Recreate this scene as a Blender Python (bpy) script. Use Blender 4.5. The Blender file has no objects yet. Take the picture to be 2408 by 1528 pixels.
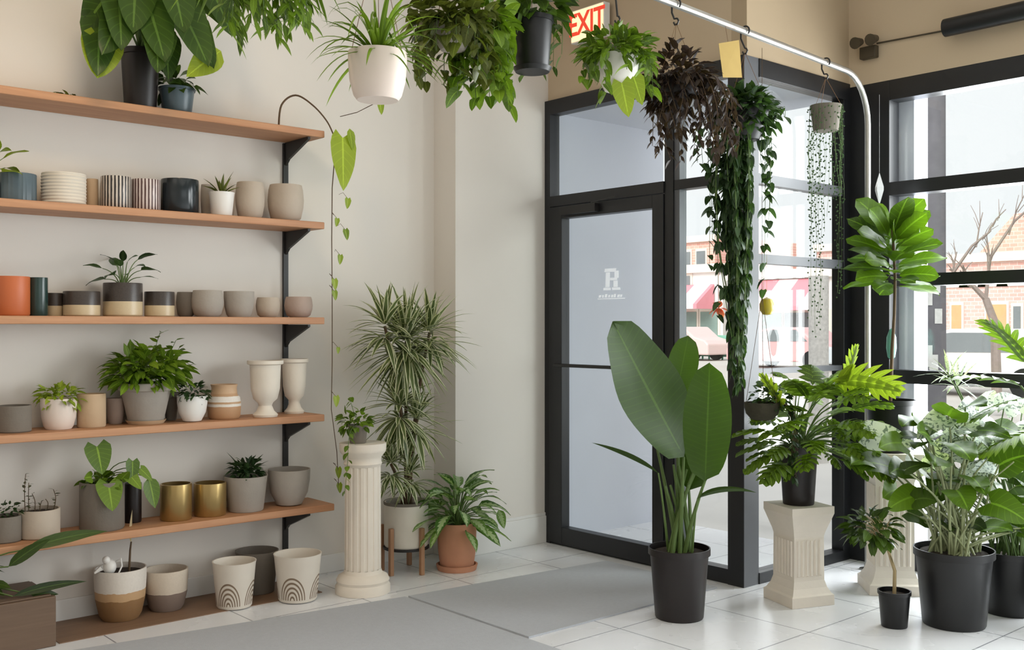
import bpy, math, random
from mathutils import Vector, Matrix
random.seed(7)
V = Vector
SC = bpy.context.scene
COL = SC.collection
# ------------------------------------------------------------------ camera
F, CX, CY, H, TH = 2420.0, 1204.0, 762.0, 1.38, math.radians(48.8)
cam_d = bpy.data.cameras.new('camera'); cam = bpy.data.objects.new('camera', cam_d); COL.objects.link(cam)
cam_d.sensor_width = 36; cam_d.lens = F / 2408 * 36; cam_d.clip_end = 300
cam.location = (0, 0, H); cam.rotation_euler = (math.pi / 2, 0, TH)
SC.camera = cam
SC.view_settings.view_transform = 'Standard'; SC.view_settings.look = 'None'
SC.view_settings.gamma = 1; SC.view_settings.exposure = 0.3
SC.view_settings.use_curve_mapping = False
# ------------------------------------------------------------------ light
w = bpy.data.worlds.new('overcast sky'); SC.world = w; w.use_nodes = True
nt = w.node_tree; bg = nt.nodes['Background']
bg.inputs[0].default_value = (0.96, 0.98, 1.0, 1); bg.inputs[1].default_value = 0.85
def area(name, loc, rot, sx, sy, power, col):
    l = bpy.data.lights.new(name, 'AREA'); l.shape = 'RECTANGLE'; l.size = sx; l.size_y = sy
    l.energy = power; l.color = col
    o = bpy.data.objects.new(name, l); o.location = loc; o.rotation_euler = rot; COL.objects.link(o); return o
sun = bpy.data.lights.new('veiled_sun', 'SUN'); sun.energy = 2.6; sun.angle = math.radians(40); sun.color = (1, .98, .95)
so = bpy.data.objects.new('veiled_sun', sun); so.rotation_euler = (math.radians(52), 0, math.radians(15)); COL.objects.link(so)
area('ceiling_fill_light', (0.2, 1.2, 3.55), (0, 0, 0), 3.2, 3.2, 14, (1, .95, .88))  # overhead fill pair, added out of view to brighten the shop
area('ceiling_fill_light', (-2.2, -1.6, 3.55), (0, 0, 0), 2.0, 2.0, 12, (1, .93, .84))
area('ceiling_spot_light', (-3.3, 1.2, 3.5), (math.radians(0), math.radians(35), 0), .5, .5, 12, (1, .78, .52))
# fill lights added outside the windows to boost the daylight indoors
area('window_fill_light', (-.7, 5.95, 1.7), (math.radians(-90), 0, 0), 4.4, 2.4, 390, (.95, .97, 1))
area('window_fill_light', (4.5, 2.4, 1.7), (0, math.radians(90), 0), 2.4, 5.0, 18, (.95, .97, 1))
# ------------------------------------------------------------------ pixel to world
FW = V((-math.sin(TH), math.cos(TH), 0)); RT = V((math.cos(TH), math.sin(TH), 0))
def ray(px): return FW + RT * ((px - CX) / F)
def P(px, py, D):
    p = ray(px) * D; p.z = H + (CY - py) * D / F; return p
def PX(px, py, x): return P(px, py, x / ray(px).x)
def PY(px, py, y): return P(px, py, y / ray(px).y)
def G(px, py): return P(px, py, F * H / (py - CY))
# ------------------------------------------------------------------ colours and materials
def lin(c):
    c = c / 255.0
    return c / 12.92 if c <= .04045 else ((c + .055) / 1.055) ** 2.4
def rgb(r, g, b): return (lin(r), lin(g), lin(b), 1)
def newmat(name):
    m = bpy.data.materials.new(name); m.use_nodes = True
    return m, m.node_tree.nodes, m.node_tree.links, m.node_tree.nodes['Principled BSDF']
def mix(n, l, fac, a, b):
    x = n.new('ShaderNodeMix'); x.data_type = 'RGBA'
    for s, v in ((0, fac), (6, a), (7, b)):
        if isinstance(v, bpy.types.NodeSocket): l.new(v, x.inputs[s])
        else: x.inputs[s].default_value = v
    return x.outputs[2]
def mth(n, l, op, a, b=0.0, c=0.0):
    x = n.new('ShaderNodeMath'); x.operation = op
    for s, v in ((0, a), (1, b), (2, c)):
        if isinstance(v, bpy.types.NodeSocket): l.new(v, x.inputs[s])
        else: x.inputs[s].default_value = v
    return x.outputs[0]
def noise(n, l, scale, vec=None, detail=3, dist=0):
    x = n.new('ShaderNodeTexNoise'); x.inputs['Scale'].default_value = scale; x.inputs['Detail'].default_value = detail
    x.inputs['Distortion'].default_value = dist
    if vec is not None: l.new(vec, x.inputs['Vector'])
    return x.outputs[0]
def coords(n, l, kind='Object', sc=(1, 1, 1), loc=(0, 0, 0)):
    t = n.new('ShaderNodeTexCoord'); mp = n.new('ShaderNodeMapping'); mp.inputs['Scale'].default_value = sc
    mp.inputs['Location'].default_value = loc
    l.new(t.outputs[kind], mp.inputs[0]); return mp.outputs[0]
def sep(n, l, v):
    x = n.new('ShaderNodeSeparateXYZ'); l.new(v, x.inputs[0]); return x.outputs
def bump(n, l, bs, h, st=.2, dist=.01):
    b = n.new('ShaderNodeBump'); b.inputs['Strength'].default_value = st; b.inputs['Distance'].default_value = dist
    l.new(h, b.inputs['Height']); l.new(b.outputs[0], bs.inputs['Normal'])
def plain(name, c, rough=.6, var=.12, sc=12, metal=0, bmp=.1, spec=.5):
    m, n, l, bs = newmat(name)
    nz = noise(n, l, sc, coords(n, l))
    dk = tuple(x * (1 - var) for x in c[:3]) + (1,); lt = tuple(min(1, x * (1 + var)) for x in c[:3]) + (1,)
    l.new(mix(n, l, nz, dk, lt), bs.inputs['Base Color'])
    bs.inputs['Roughness'].default_value = rough; bs.inputs['Metallic'].default_value = metal
    bs.inputs['Specular IOR Level'].default_value = spec
    if bmp: bump(n, l, bs, noise(n, l, sc * 5, coords(n, l)), bmp, .003)
    return m
def banded(name, stops, rough=.6, sc=1.0, wob=.01, speckle=0):
    """colour bands by height: stops = [(fraction, colour), ...]; uses Generated z"""
    m, n, l, bs = newmat(name)
    v = coords(n, l, 'Generated'); z = sep(n, l, v)[2]
    nz = noise(n, l, 6, v); zz = mth(n, l, 'ADD', z, mth(n, l, 'MULTIPLY', mth(n, l, 'SUBTRACT', nz, .5), wob * 2))
    r = n.new('ShaderNodeValToRGB'); r.color_ramp.interpolation = 'CONSTANT'
    e = r.color_ramp.elements; e[0].position = 0; e[0].color = stops[0][1]
    e[1].position = stops[1][0]; e[1].color = stops[1][1]
    for f, c in stops[2:]:
        q = e.new(f); q.color = c
    l.new(zz, r.inputs[0]); c = r.outputs[0]
    n2 = noise(n, l, 25, v)
    c = mix(n, l, mth(n, l, 'MULTIPLY', n2, .22), c, (.25, .2, .15, 1))
    l.new(c, bs.inputs['Base Color']); bs.inputs['Roughness'].default_value = rough
    return m
def striped(name, a, b, count, duty=.5, rough=.35):
    m, n, l, bs = newmat(name)
    v = coords(n, l, 'Object'); s = sep(n, l, v)
    at = mth(n, l, 'ARCTAN2', s[1], s[0]); ph = mth(n, l, 'FRACT', mth(n, l, 'MULTIPLY', at, count / (2 * math.pi)))
    k = mth(n, l, 'GREATER_THAN', mth(n, l, 'ADD', ph, mth(n, l, 'MULTIPLY', noise(n, l, 30, v), .3)), duty + .15)
    l.new(mix(n, l, k, a, b), bs.inputs['Base Color']); bs.inputs['Roughness'].default_value = rough
    return m
def wood(name, a, b, axis='Y', rough=.55, ring=1.0):
    m, n, l, bs = newmat(name)
    sc = {'Y': (14, .9, 14), 'X': (.9, 14, 14), 'Z': (14, 14, .9)}[axis]
    v = coords(n, l, 'Object', sc)
    g = noise(n, l, 1.6 * ring, v, 6, 1.2); g2 = noise(n, l, 7, v, 4, .3)
    c = mix(n, l, g, a, b); c = mix(n, l, mth(n, l, 'MULTIPLY', g2, .35), c, (a[0] * .5, a[1] * .45, a[2] * .4, 1))
    vo = n.new('ShaderNodeTexVoronoi'); vo.inputs['Scale'].default_value = 2.2
    l.new(coords(n, l, 'Object', (3, 1, 3) if axis == 'Y' else (1, 1, 1)), vo.inputs[0])
    kn = mth(n, l, 'LESS_THAN', vo.outputs[0], .05)
    c = mix(n, l, mth(n, l, 'MULTIPLY', kn, .7), c, (a[0] * .25, a[1] * .2, a[2] * .2, 1))
    l.new(c, bs.inputs['Base Color']); bs.inputs['Roughness'].default_value = rough
    bump(n, l, bs, g2, .15, .002); return m
def leafmat(name, dark, light, mode=None, vari=None, rough=.38, trans=.28, scale=14, vs=.1):
    """uv.x runs across the leaf, uv.y along it; face attribute rnd differs per leaf"""
    m, n, l, bs = newmat(name)
    at = n.new('ShaderNodeAttribute'); at.attribute_name = 'rnd'
    uv = n.new('ShaderNodeUVMap'); s = sep(n, l, uv.outputs[0])
    u = mth(n, l, 'ABSOLUTE', mth(n, l, 'SUBTRACT', mth(n, l, 'MULTIPLY', s[0], 2), 1))   # 0 midrib .. 1 edge
    nz = noise(n, l, 9, coords(n, l))
    f = mth(n, l, 'ADD', mth(n, l, 'MULTIPLY', at.outputs['Fac'], .75), mth(n, l, 'MULTIPLY', nz, .3))
    c = mix(n, l, f, dark, light)
    vein = mth(n, l, 'PINGPONG', mth(n, l, 'ADD', mth(n, l, 'MULTIPLY', s[1], scale), mth(n, l, 'MULTIPLY', u, -3.0)), 1.0)
    if mode == 'edge':
        k = mth(n, l, 'GREATER_THAN', mth(n, l, 'ADD', u, mth(n, l, 'MULTIPLY', nz, .25)), .68); c = mix(n, l, k, c, vari)
    elif mode == 'centre':
        k = mth(n, l, 'LESS_THAN', mth(n, l, 'ADD', u, mth(n, l, 'MULTIPLY', vein, .35)), .62); c = mix(n, l, k, c, vari)
    elif mode == 'veins':
        k = mth(n, l, 'GREATER_THAN', mth(n, l, 'ADD', noise(n, l, 38, coords(n, l), 4, 1.5), mth(n, l, 'MULTIPLY', vein, .18)), .52); c = mix(n, l, k, c, vari)
    else:
        k = mth(n, l, 'GREATER_THAN', vein, .86); c = mix(n, l, mth(n, l, 'MULTIPLY', k, vs), c, tuple(min(1, x * 2.2) for x in light[:3]) + (1,))
    mid = mth(n, l, 'LESS_THAN', u, .07 if vs > .08 else .035)
    c = mix(n, l, mth(n, l, 'MULTIPLY', mid, .5 if vs > .08 else .3), c, tuple(min(1, x * 1.8 + .02) for x in light[:3]) + (1,))
    l.new(c, bs.inputs['Base Color']); bs.inputs['Roughness'].default_value = rough
    bs.inputs['Specular IOR Level'].default_value = .4
    tr = n.new('ShaderNodeBsdfTranslucent')
    hs = n.new('ShaderNodeMix'); hs.data_type = 'RGBA'; hs.blend_type = 'MULTIPLY'; hs.inputs[0].default_value = 1
    l.new(c, hs.inputs[6]); hs.inputs[7].default_value = (1.6, 1.8, .6, 1); l.new(hs.outputs[2], tr.inputs[0])
    ms = n.new('ShaderNodeMixShader'); ms.inputs[0].default_value = trans
    l.new(bs.outputs[0], ms.inputs[1]); l.new(tr.outputs[0], ms.inputs[2])
    l.new(ms.outputs[0], n['Material Output'].inputs[0]); return m
def glassmat(name, tint=(.97, .985, .98, 1), refl=1.0):
    m, n, l, bs = newmat(name)
    tr = n.new('ShaderNodeBsdfTransparent'); tr.inputs[0].default_value = tint
    gl = n.new('ShaderNodeBsdfGlossy'); gl.inputs['Roughness'].default_value = .02
    fr = n.new('ShaderNodeLayerWeight'); fc = mth(n, l, 'ADD', mth(n, l, 'MULTIPLY', mth(n, l, 'POWER', fr.outputs['Facing'], 5.0), .5), .03)
    ms = n.new('ShaderNodeMixShader'); l.new(mth(n, l, 'MULTIPLY', fc, refl), ms.inputs[0])
    l.new(tr.outputs[0], ms.inputs[1]); l.new(gl.outputs[0], ms.inputs[2])
    l.new(ms.outputs[0], n['Material Output'].inputs[0]); return m
def emis(name, c, s):
    m, n, l, bs = newmat(name); bs.inputs['Base Color'].default_value = c
    bs.inputs['Emission Color'].default_value = c; bs.inputs['Emission Strength'].default_value = s; return m
def tilemat():
    m, n, l, bs = newmat('floor tile')
    v = coords(n, l, 'Object'); s = sep(n, l, v)
    def line(c, off):
        q = mth(n, l, 'ABSOLUTE', mth(n, l, 'SUBTRACT', mth(n, l, 'FRACT', mth(n, l, 'DIVIDE', mth(n, l, 'ADD', c, off), .6)), .5))
        return mth(n, l, 'GREATER_THAN', q, .4945)
    g = mth(n, l, 'MAXIMUM', line(s[0], 2.6 + 30), line(s[1], -4.05 + 30))
    c = mix(n, l, noise(n, l, 1.4, v, 5), rgb(230, 231, 234), rgb(240, 241, 243))
    c = mix(n, l, mth(n, l, 'MULTIPLY', noise(n, l, 22, v, 4), .12), c, rgb(206, 207, 210))
    c = mix(n, l, g, c, rgb(150, 152, 158)); l.new(c, bs.inputs['Base Color'])
    l.new(mth(n, l, 'ADD', mth(n, l, 'MULTIPLY', noise(n, l, 3, v), .14), .2), bs.inputs['Roughness'])
    bump(n, l, bs, mth(n, l, 'SUBTRACT', 1.0, g), .25, .003); return m
def brick(name, a, b, mor, sc=5.5, axis='xz'):
    m, n, l, bs = newmat(name)
    s = sep(n, l, coords(n, l)); cb = n.new('ShaderNodeCombineXYZ'); l.new(s[0], cb.inputs[0]); l.new(s[2], cb.inputs[1])
    t = n.new('ShaderNodeTexBrick'); l.new(cb.outputs[0], t.inputs[0]); t.inputs['Scale'].default_value = sc
    t.inputs['Color1'].default_value = a; t.inputs['Color2'].default_value = b; t.inputs['Mortar'].default_value = mor
    l.new(t.outputs[0], bs.inputs['Base Color']); bs.inputs['Roughness'].default_value = .9; return m
def arches():
    """rainbow arches glazed on a cream pot: rings round centres at the pot's foot"""
    m, n, l, bs = newmat('cream glaze with arches')
    v = coords(n, l, 'Object'); s = sep(n, l, v)
    at = mth(n, l, 'ARCTAN2', s[1], s[0]); q = mth(n, l, 'MULTIPLY', mth(n, l, 'SUBTRACT', mth(n, l, 'FRACT', mth(n, l, 'MULTIPLY', at, 4.0 / (2 * math.pi))), .5), .17)
    z = mth(n, l, 'MULTIPLY', mth(n, l, 'SUBTRACT', s[2], .015), .62)
    r = mth(n, l, 'SQRT', mth(n, l, 'ADD', mth(n, l, 'MULTIPLY', q, q), mth(n, l, 'MULTIPLY', z, z)))
    ring = mth(n, l, 'GREATER_THAN', mth(n, l, 'FRACT', mth(n, l, 'MULTIPLY', r, 70)), .55)
    ins = mth(n, l, 'MULTIPLY', mth(n, l, 'LESS_THAN', r, .071), mth(n, l, 'GREATER_THAN', s[2], .015))
    c = mix(n, l, noise(n, l, 8, v), rgb(214, 204, 190), rgb(226, 218, 206))
    c = mix(n, l, mth(n, l, 'MULTIPLY', ins, ring), c, rgb(132, 112, 92))
    l.new(c, bs.inputs['Base Color']); bs.inputs['Roughness'].default_value = .6; return m

M = {}
M['wall'] = plain('painted wall', rgb(228, 222, 214), .85, .02, 3, bmp=.03)
M['wall_beige'] = plain('beige painted wall', rgb(200, 180, 152), .85, .03, 3, bmp=.03)
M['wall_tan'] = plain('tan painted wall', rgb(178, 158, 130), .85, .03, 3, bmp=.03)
M['ceiling'] = plain('ceiling paint', rgb(225, 220, 212), .9, .02, 3, bmp=0)
M['tile'] = tilemat()
M['mat'] = plain('grey entrance matting', rgb(180, 183, 188), .95, .07, 60, bmp=.3)
M['base'] = plain('white baseboard', rgb(232, 230, 226), .5, .02, 5, bmp=0)
M['frame'] = plain('black aluminium', rgb(26, 27, 30), .38, .15, 8, bmp=0)
M['frame_grey'] = plain('dark anodised aluminium', rgb(92, 94, 98), .4, .08, 8, bmp=0)  # also paints the lit face of the corner column
M['steel'] = plain('black steel', rgb(30, 28, 27), .45, .1, 20, bmp=0)
M['galv'] = plain('galvanised pipe', rgb(186, 184, 178), .32, .12, 30, .75, bmp=0)
M['glass'] = glassmat('window glass')
M['shelf'] = wood('oiled pine', rgb(172, 116, 80), rgb(218, 168, 126), 'Y')
M['white_p'] = plain('white plaster', rgb(232, 222, 208), .7, .05, 14, bmp=.15)
M['cream_p'] = plain('cream ceramic', rgb(222, 214, 200), .45, .05, 14)
M['white_c'] = plain('white ceramic', rgb(236, 232, 226), .35, .03, 14, bmp=0)
M['blush_c'] = plain('pale blush plastic', rgb(232, 216, 204), .4, .03, 14, bmp=0)
M['terra'] = plain('terracotta', rgb(196, 138, 108), .8, .1, 14, bmp=.2)
M['orange'] = plain('orange glazed clay', rgb(196, 104, 58), .45, .1, 8, bmp=0)
M['blackpl'] = plain('black nursery plastic', rgb(14, 14, 15), .42, .15, 20, bmp=0)
M['brownpl'] = plain('brown black nursery plastic', rgb(26, 18, 17), .4, .15, 20, bmp=0)
M['blackgl'] = plain('black glaze', rgb(30, 38, 42), .18, .15, 6, bmp=0)
M['greengl'] = plain('dark green glaze', rgb(38, 60, 56), .22, .15, 6, bmp=0)
M['bluegrey'] = plain('blue grey glaze', rgb(84, 100, 108), .3, .15, 8, bmp=0)
M['grey_c'] = plain('grey concrete', rgb(168, 160, 150), .85, .1, 16, bmp=.3)
M['grey_d'] = plain('dark grey concrete', rgb(120, 112, 102), .85, .1, 16, bmp=.3)
M['taupe'] = plain('taupe stoneware', rgb(184, 170, 154), .7, .1, 10, bmp=.3)
M['tan'] = plain('tan stoneware', rgb(196, 168, 136), .75, .1, 12, bmp=.3)
M['pink'] = plain('pinkish grey stoneware', rgb(176, 156, 144), .75, .1, 12, bmp=.3)
M['brass'] = plain('brushed brass', rgb(176, 150, 98), .32, .1, 20, .8, bmp=0)
M['basket'] = plain('brown woven fibre', rgb(104, 84, 62), .9, .3, 60, bmp=.6)
M['soil'] = plain('potting soil', rgb(48, 36, 26), .95, .4, 60, bmp=.8)
M['stripe1'] = striped('black and cream stripes', rgb(48, 42, 40), rgb(206, 196, 184), 26)
M['stripe2'] = striped('brown and white stripes', rgb(92, 66, 62), rgb(218, 206, 200), 26)
M['two'] = banded('sand glaze under black band', [(0, rgb(206, 186, 150)), (.44, rgb(46, 38, 36))], .35, wob=0)
M['dip_brown'] = banded('white over ochre dip', [(0, rgb(138, 100, 58)), (.42, rgb(196, 158, 116)), (.58, rgb(226, 218, 208))], .7, wob=.03)
M['dip_grey'] = banded('cream over grey dip', [(0, rgb(126, 108, 98)), (.45, rgb(214, 200, 182))], .7, wob=.02)
M['band_tan'] = banded('tan and white bands', [(0, rgb(194, 150, 110)), (.36, rgb(234, 228, 218)), (.44, rgb(196, 158, 120)), (.5, rgb(236, 230, 222)), (.66, rgb(196, 156, 118)), (.74, rgb(206, 170, 134))], .5, wob=.01)
M['arches'] = arches()
M['stem'] = plain('green stem', rgb(86, 110, 52), .6, .2, 20, bmp=0)
M['stem_d'] = plain('brown stem', rgb(92, 72, 50), .8, .2, 20, bmp=.2)
M['stem_t'] = plain('pale woody stem', rgb(170, 150, 110), .8, .2, 20, bmp=.2)
M['cord'] = plain('brown cord', rgb(128, 96, 66), .9, .1, 40, bmp=0)
M['legwood'] = wood('walnut legs', rgb(160, 116, 84), rgb(182, 140, 106), 'Z')
M['kraft'] = plain('kraft card', rgb(186, 158, 92), .8, .06, 20, bmp=0)
L = {}
L['mid'] = leafmat('mid green leaf', rgb(44, 66, 18), rgb(122, 150, 50))
L['deep'] = leafmat('deep green leaf', rgb(24, 40, 14), rgb(74, 98, 34))
L['dim'] = leafmat('dark bluish green leaf', rgb(24, 38, 22), rgb(66, 92, 56))
L['bright'] = leafmat('lime green leaf', rgb(90, 114, 22), rgb(158, 176, 58), trans=.25)
L['olive'] = leafmat('olive leaf', rgb(46, 52, 20), rgb(108, 116, 52))
L['lime'] = leafmat('fresh green leaf', rgb(54, 84, 18), rgb(124, 152, 44), trans=.22)
L['purple'] = leafmat('dark purple leaf', rgb(26, 18, 18), rgb(66, 50, 44))
L['paddle'] = leafmat('large green leaf', rgb(28, 48, 10), rgb(72, 102, 24), rough=.45, scale=44, vs=.07)
L['varieg'] = leafmat('white edged green leaf', rgb(50, 66, 34), rgb(104, 118, 74), 'edge', rgb(206, 206, 180), trans=.2)
L['silverc'] = leafmat('silver centred green leaf', rgb(42, 84, 38), rgb(112, 146, 74), 'centre', rgb(166, 184, 150))
L['silver'] = leafmat('silver veined leaf', rgb(66, 82, 74), rgb(120, 136, 128), 'veins', rgb(206, 214, 210), trans=.15)
L['monst'] = leafmat('broad glossy leaf', rgb(34, 56, 22), rgb(88, 118, 46), rough=.38)
L['round'] = leafmat('round green leaf', rgb(40, 64, 14), rgb(104, 138, 34), trans=.2)
M['stem_pale'] = plain('pale green stem', rgb(150, 158, 116), .6, .25, 20, bmp=0)
L['brown'] = leafmat('grey green succulent', rgb(62, 64, 50), rgb(110, 112, 90))
# ------------------------------------------------------------------ mesh builder
class MB:
    def __init__(s): s.v = []; s.f = []; s.uv = []; s.r = []; s.mi = []
    def vert(s, p): s.v.append(tuple(p)); return len(s.v) - 1
    def face(s, idx, uv=None, r=.5, mi=0):
        s.f.append(tuple(idx)); s.uv.append(uv or [(0.5, 0.5)] * len(idx)); s.r.append(r); s.mi.append(mi)
    def box(s, a, b, mi=0):
        x0, y0, z0 = a; x1, y1, z1 = b
        i = [s.vert(p) for p in ((x0, y0, z0), (x1, y0, z0), (x1, y1, z0), (x0, y1, z0), (x0, y0, z1), (x1, y0, z1), (x1, y1, z1), (x0, y1, z1))]
        for q in ((0, 3, 2, 1), (4, 5, 6, 7), (0, 1, 5, 4), (1, 2, 6, 5), (2, 3, 7, 6), (3, 0, 4, 7)): s.face([i[k] for k in q], mi=mi)
        return s
    def prism(s, pts, off, mi=0):
        """closed polygon pts extruded by vector off"""
        a = [s.vert(p) for p in pts]; b = [s.vert(V(p) + V(off)) for p in pts]; n = len(pts)
        s.face(a[::-1], mi=mi); s.face(b, mi=mi)
        for k in range(n): s.face([a[k], a[(k + 1) % n], b[(k + 1) % n], b[k]], mi=mi)
        return s
    def lathe(s, c, prof, segs=28, mod=None, mi=0, sq=0):
        """prof = [(radius, z)...]; mod(angle, k) scales the radius"""
        rings = []
        for k, (r, z) in enumerate(prof):
            if r < 1e-6: rings.append([s.vert((c[0], c[1], c[2] + z))]); continue
            ring = []
            for j in range(segs):
                a = 2 * math.pi * j / segs; q = r * (mod(a, k) if mod else 1)
                if sq: q /= (abs(math.cos(a)) ** sq + abs(math.sin(a)) ** sq) ** (1 / sq)
                ring.append(s.vert((c[0] + q * math.cos(a), c[1] + q * math.sin(a), c[2] + z)))
            rings.append(ring)
        for A, B in zip(rings, rings[1:]):
            for j in range(segs):
                k = (j + 1) % segs
                if len(A) == 1 and len(B) == 1: continue
                if len(A) == 1: s.face([A[0], B[j], B[k]], mi=mi)
                elif len(B) == 1: s.face([A[j], A[k], B[0]], mi=mi)
                else: s.face([A[j], A[k], B[k], B[j]], mi=mi)
        return s
    def tube(s, pts, r0, r1=None, segs=6, r=.5):
        r1 = r0 if r1 is None else r1; pts = [V(p) for p in pts]; n = len(pts); prev = None; ref = None
        for k, p in enumerate(pts):
            d = (pts[min(k + 1, n - 1)] - pts[max(k - 1, 0)]).normalized()
            if ref is None: ref = V((0, 0, 1)) if abs(d.z) < .9 else V((1, 0, 0))
            a = d.cross(ref).normalized(); b = a.cross(d).normalized(); ref = b
            rr = r0 + (r1 - r0) * k / (n - 1)
            ring = [s.vert(p + (a * math.cos(2 * math.pi * j / segs) + b * math.sin(2 * math.pi * j / segs)) * rr) for j in range(segs)]
            if prev:
                for j in range(segs): s.face([prev[j], prev[(j + 1) % segs], ring[(j + 1) % segs], ring[j]], r=r)
            else: s.face(ring[::-1])
            prev = ring
        s.face(prev); return s
    def ball(s, c, r, segs=12, rings=8, sc=(1, 1, 1)):
        prof = []
        for k in range(rings + 1):
            t = math.pi * k / rings; prof.append((r * math.sin(t) * sc[0], -r * math.cos(t) * sc[2]))
        prof[0] = (0, -r * sc[2]); prof[-1] = (0, r * sc[2]); return s.lathe(c, prof, segs)
def build(name, mb, mat, parent=None, smooth=True, bevel=0, loc=None):
    if loc is None: loc = world_loc(parent) if parent is not None else V((0, 0, 0))
    me = bpy.data.meshes.new(name); me.from_pydata([tuple(V(p) - V(loc)) for p in mb.v], [], mb.f)
    for m in (mat if isinstance(mat, (list, tuple)) else [mat]): me.materials.append(m)
    uvl = me.uv_layers.new(name='UVMap')
    flat = [c for f in mb.uv for uv in f for c in uv]
    uvl.data.foreach_set('uv', flat)
    at = me.attributes.new('rnd', 'FLOAT', 'FACE'); at.data.foreach_set('value', mb.r)
    me.polygons.foreach_set('material_index', mb.mi)
    me.polygons.foreach_set('use_smooth', [smooth] * len(mb.f)); me.update()
    o = bpy.data.objects.new(name, me); COL.objects.link(o)
    if parent is not None: o.parent = parent
    else: o.location = loc
    if smooth:
        try: me.set_sharp_from_angle(angle=math.radians(40))
        except Exception: pass
    if bevel:
        b = o.modifiers.new('bevel', 'BEVEL'); b.width = bevel; b.segments = 2; b.limit_method = 'ANGLE'
    return o
def world_loc(o):
    p = V((0, 0, 0))
    while o is not None: p = p + o.location; o = o.parent
    return p
def thing(name, label, cat, loc, group=None):
    o = bpy.data.objects.new(name, None); o.empty_display_size = .05; COL.objects.link(o)
    o.location = loc; o['label'] = label; o['category'] = cat
    if group: o['group'] = group
    return o
def solo(name, mb, mat, label, cat, loc, group=None, **k):
    o = build(name, mb, mat, None, loc=loc, **k); o['label'] = label; o['category'] = cat
    if group: o['group'] = group
    return o
def struct(name, mb, mat, label=None, parent=None, **k):
    k.setdefault('smooth', False)
    o = build(name, mb, mat, parent, **k)
    if parent is None: o['kind'] = 'structure'
    if label: o['label'] = label
    return o
# ------------------------------------------------------------------ leaves
rn = random.random
def ru(a, b): return a + (b - a) * rn()
def shp(kind, t):
    if kind == 'lance': return max(0, math.sin(math.pi * t ** .75)) ** .9
    if kind == 'ovate': return max(0, math.sin(math.pi * t ** .68)) ** .8
    if kind == 'strap': return min(1, .45 + 3 * t) * (1 - t ** 2.5) ** .8
    if kind == 'round': return math.sqrt(max(0, 1 - (2 * t - 1) ** 2)) ** .9
    if kind == 'heart': return (min(1, .55 + 3.2 * t) * (1 - t ** 1.7) ** .75) if t < 1 else 0
    if kind == 'paddle': return max(0, math.sin(math.pi * t ** .95)) ** .42
    if kind == 'fiddle': return max(0, math.sin(math.pi * t)) ** .5 * (.62 + .45 * t)
    return 1
def leaf(mb, base, d, L_, W, kind='ovate', droop=.4, fold=.18, n=6, roll=0., r=None, wide=2, wave=0., up=None):
    d = V(d).normalized(); r = rn() if r is None else r
    z = V(up) if up is not None else V((0, 0, 1))
    s = d.cross(z)
    if s.length < .15: s = d.cross(V((math.cos(roll * 9 + r * 6), math.sin(roll * 9 + r * 6), 0)))
    s.normalize(); s = Matrix.Rotation(roll, 3, d) @ s
    us = [-1, 0, 1] if wide == 1 else [-1, -.5, 0, .5, 1]
    p = V(base); rows = []; ph = r * 6
    for i in range(n + 1):
        t = i / n; cd = (d + V((0, 0, -1)) * droop * t * 1.4).normalized()
        if i: p = p + cd * (L_ / n)
        nn = s.cross(cd).normalized(); w = W * .5 * shp(kind, t)
        back = -cd * (W * .22 * (1 - t) ** 4) if kind == 'heart' else V((0, 0, 0))
        rows.append([mb.vert(p + s * (u * w) + nn * (fold * abs(u) * w + wave * W * math.sin(ph + t * 9 + u * 2) * abs(u)) + back * abs(u)) for u in us])
    for i in range(n):
        for j in range(len(us) - 1):
            q = [(us[j] * .5 + .5, i / n), (us[j + 1] * .5 + .5, i / n), (us[j + 1] * .5 + .5, (i + 1) / n), (us[j] * .5 + .5, (i + 1) / n)]
            mb.face([rows[i][j], rows[i][j + 1], rows[i + 1][j + 1], rows[i + 1][j]], q, r)
    return p
def splitleaf(mb, base, d, L_, W, lobes=6, droop=.3, roll=0., lw=.3, r=None):
    """deeply cut leaf: a central blade with finger lobes each side"""
    d = V(d).normalized(); r = rn() if r is None else r
    s = d.cross(V((0, 0, 1)))
    if s.length < .15: s = d.cross(V((1, 0, 0)))
    s.normalize(); s = Matrix.Rotation(roll, 3, d) @ s; nn = s.cross(d)
    leaf(mb, base, d, L_, W * .3, 'ovate', droop, .05, 6, roll, r)
    p = V(base)
    for i in range(lobes):
        t = (i + .6) / lobes; cd = (d + V((0, 0, -1)) * droop * t * 1.4).normalized(); p = p + cd * (L_ * .86 / lobes)
        for sg in (-1, 1):
            ang = math.radians(72 - 45 * t); dd = cd * math.cos(ang) + s * (sg * math.sin(ang)) + nn * .12
            ll = W * .56 * (math.sin(math.pi * min(1, t * .8 + .18)) ** .6)
            leaf(mb, p, dd, ll, W * lw, 'strap', droop * .8, .1, 4, 0, r, 1, up=nn)
def curve(a, b, lift=.3, n=6, side=0.):
    a = V(a); b = V(b); out = []
    m = (a + b) / 2 + V((0, 0, lift * (b - a).length)) - V(((b - a).x, (b - a).y, 0)) * .25
    for i in range(n + 1):
        t = i / n; out.append(a * (1 - t) ** 2 + m * 2 * t * (1 - t) + b * t * t)
    return out
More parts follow.
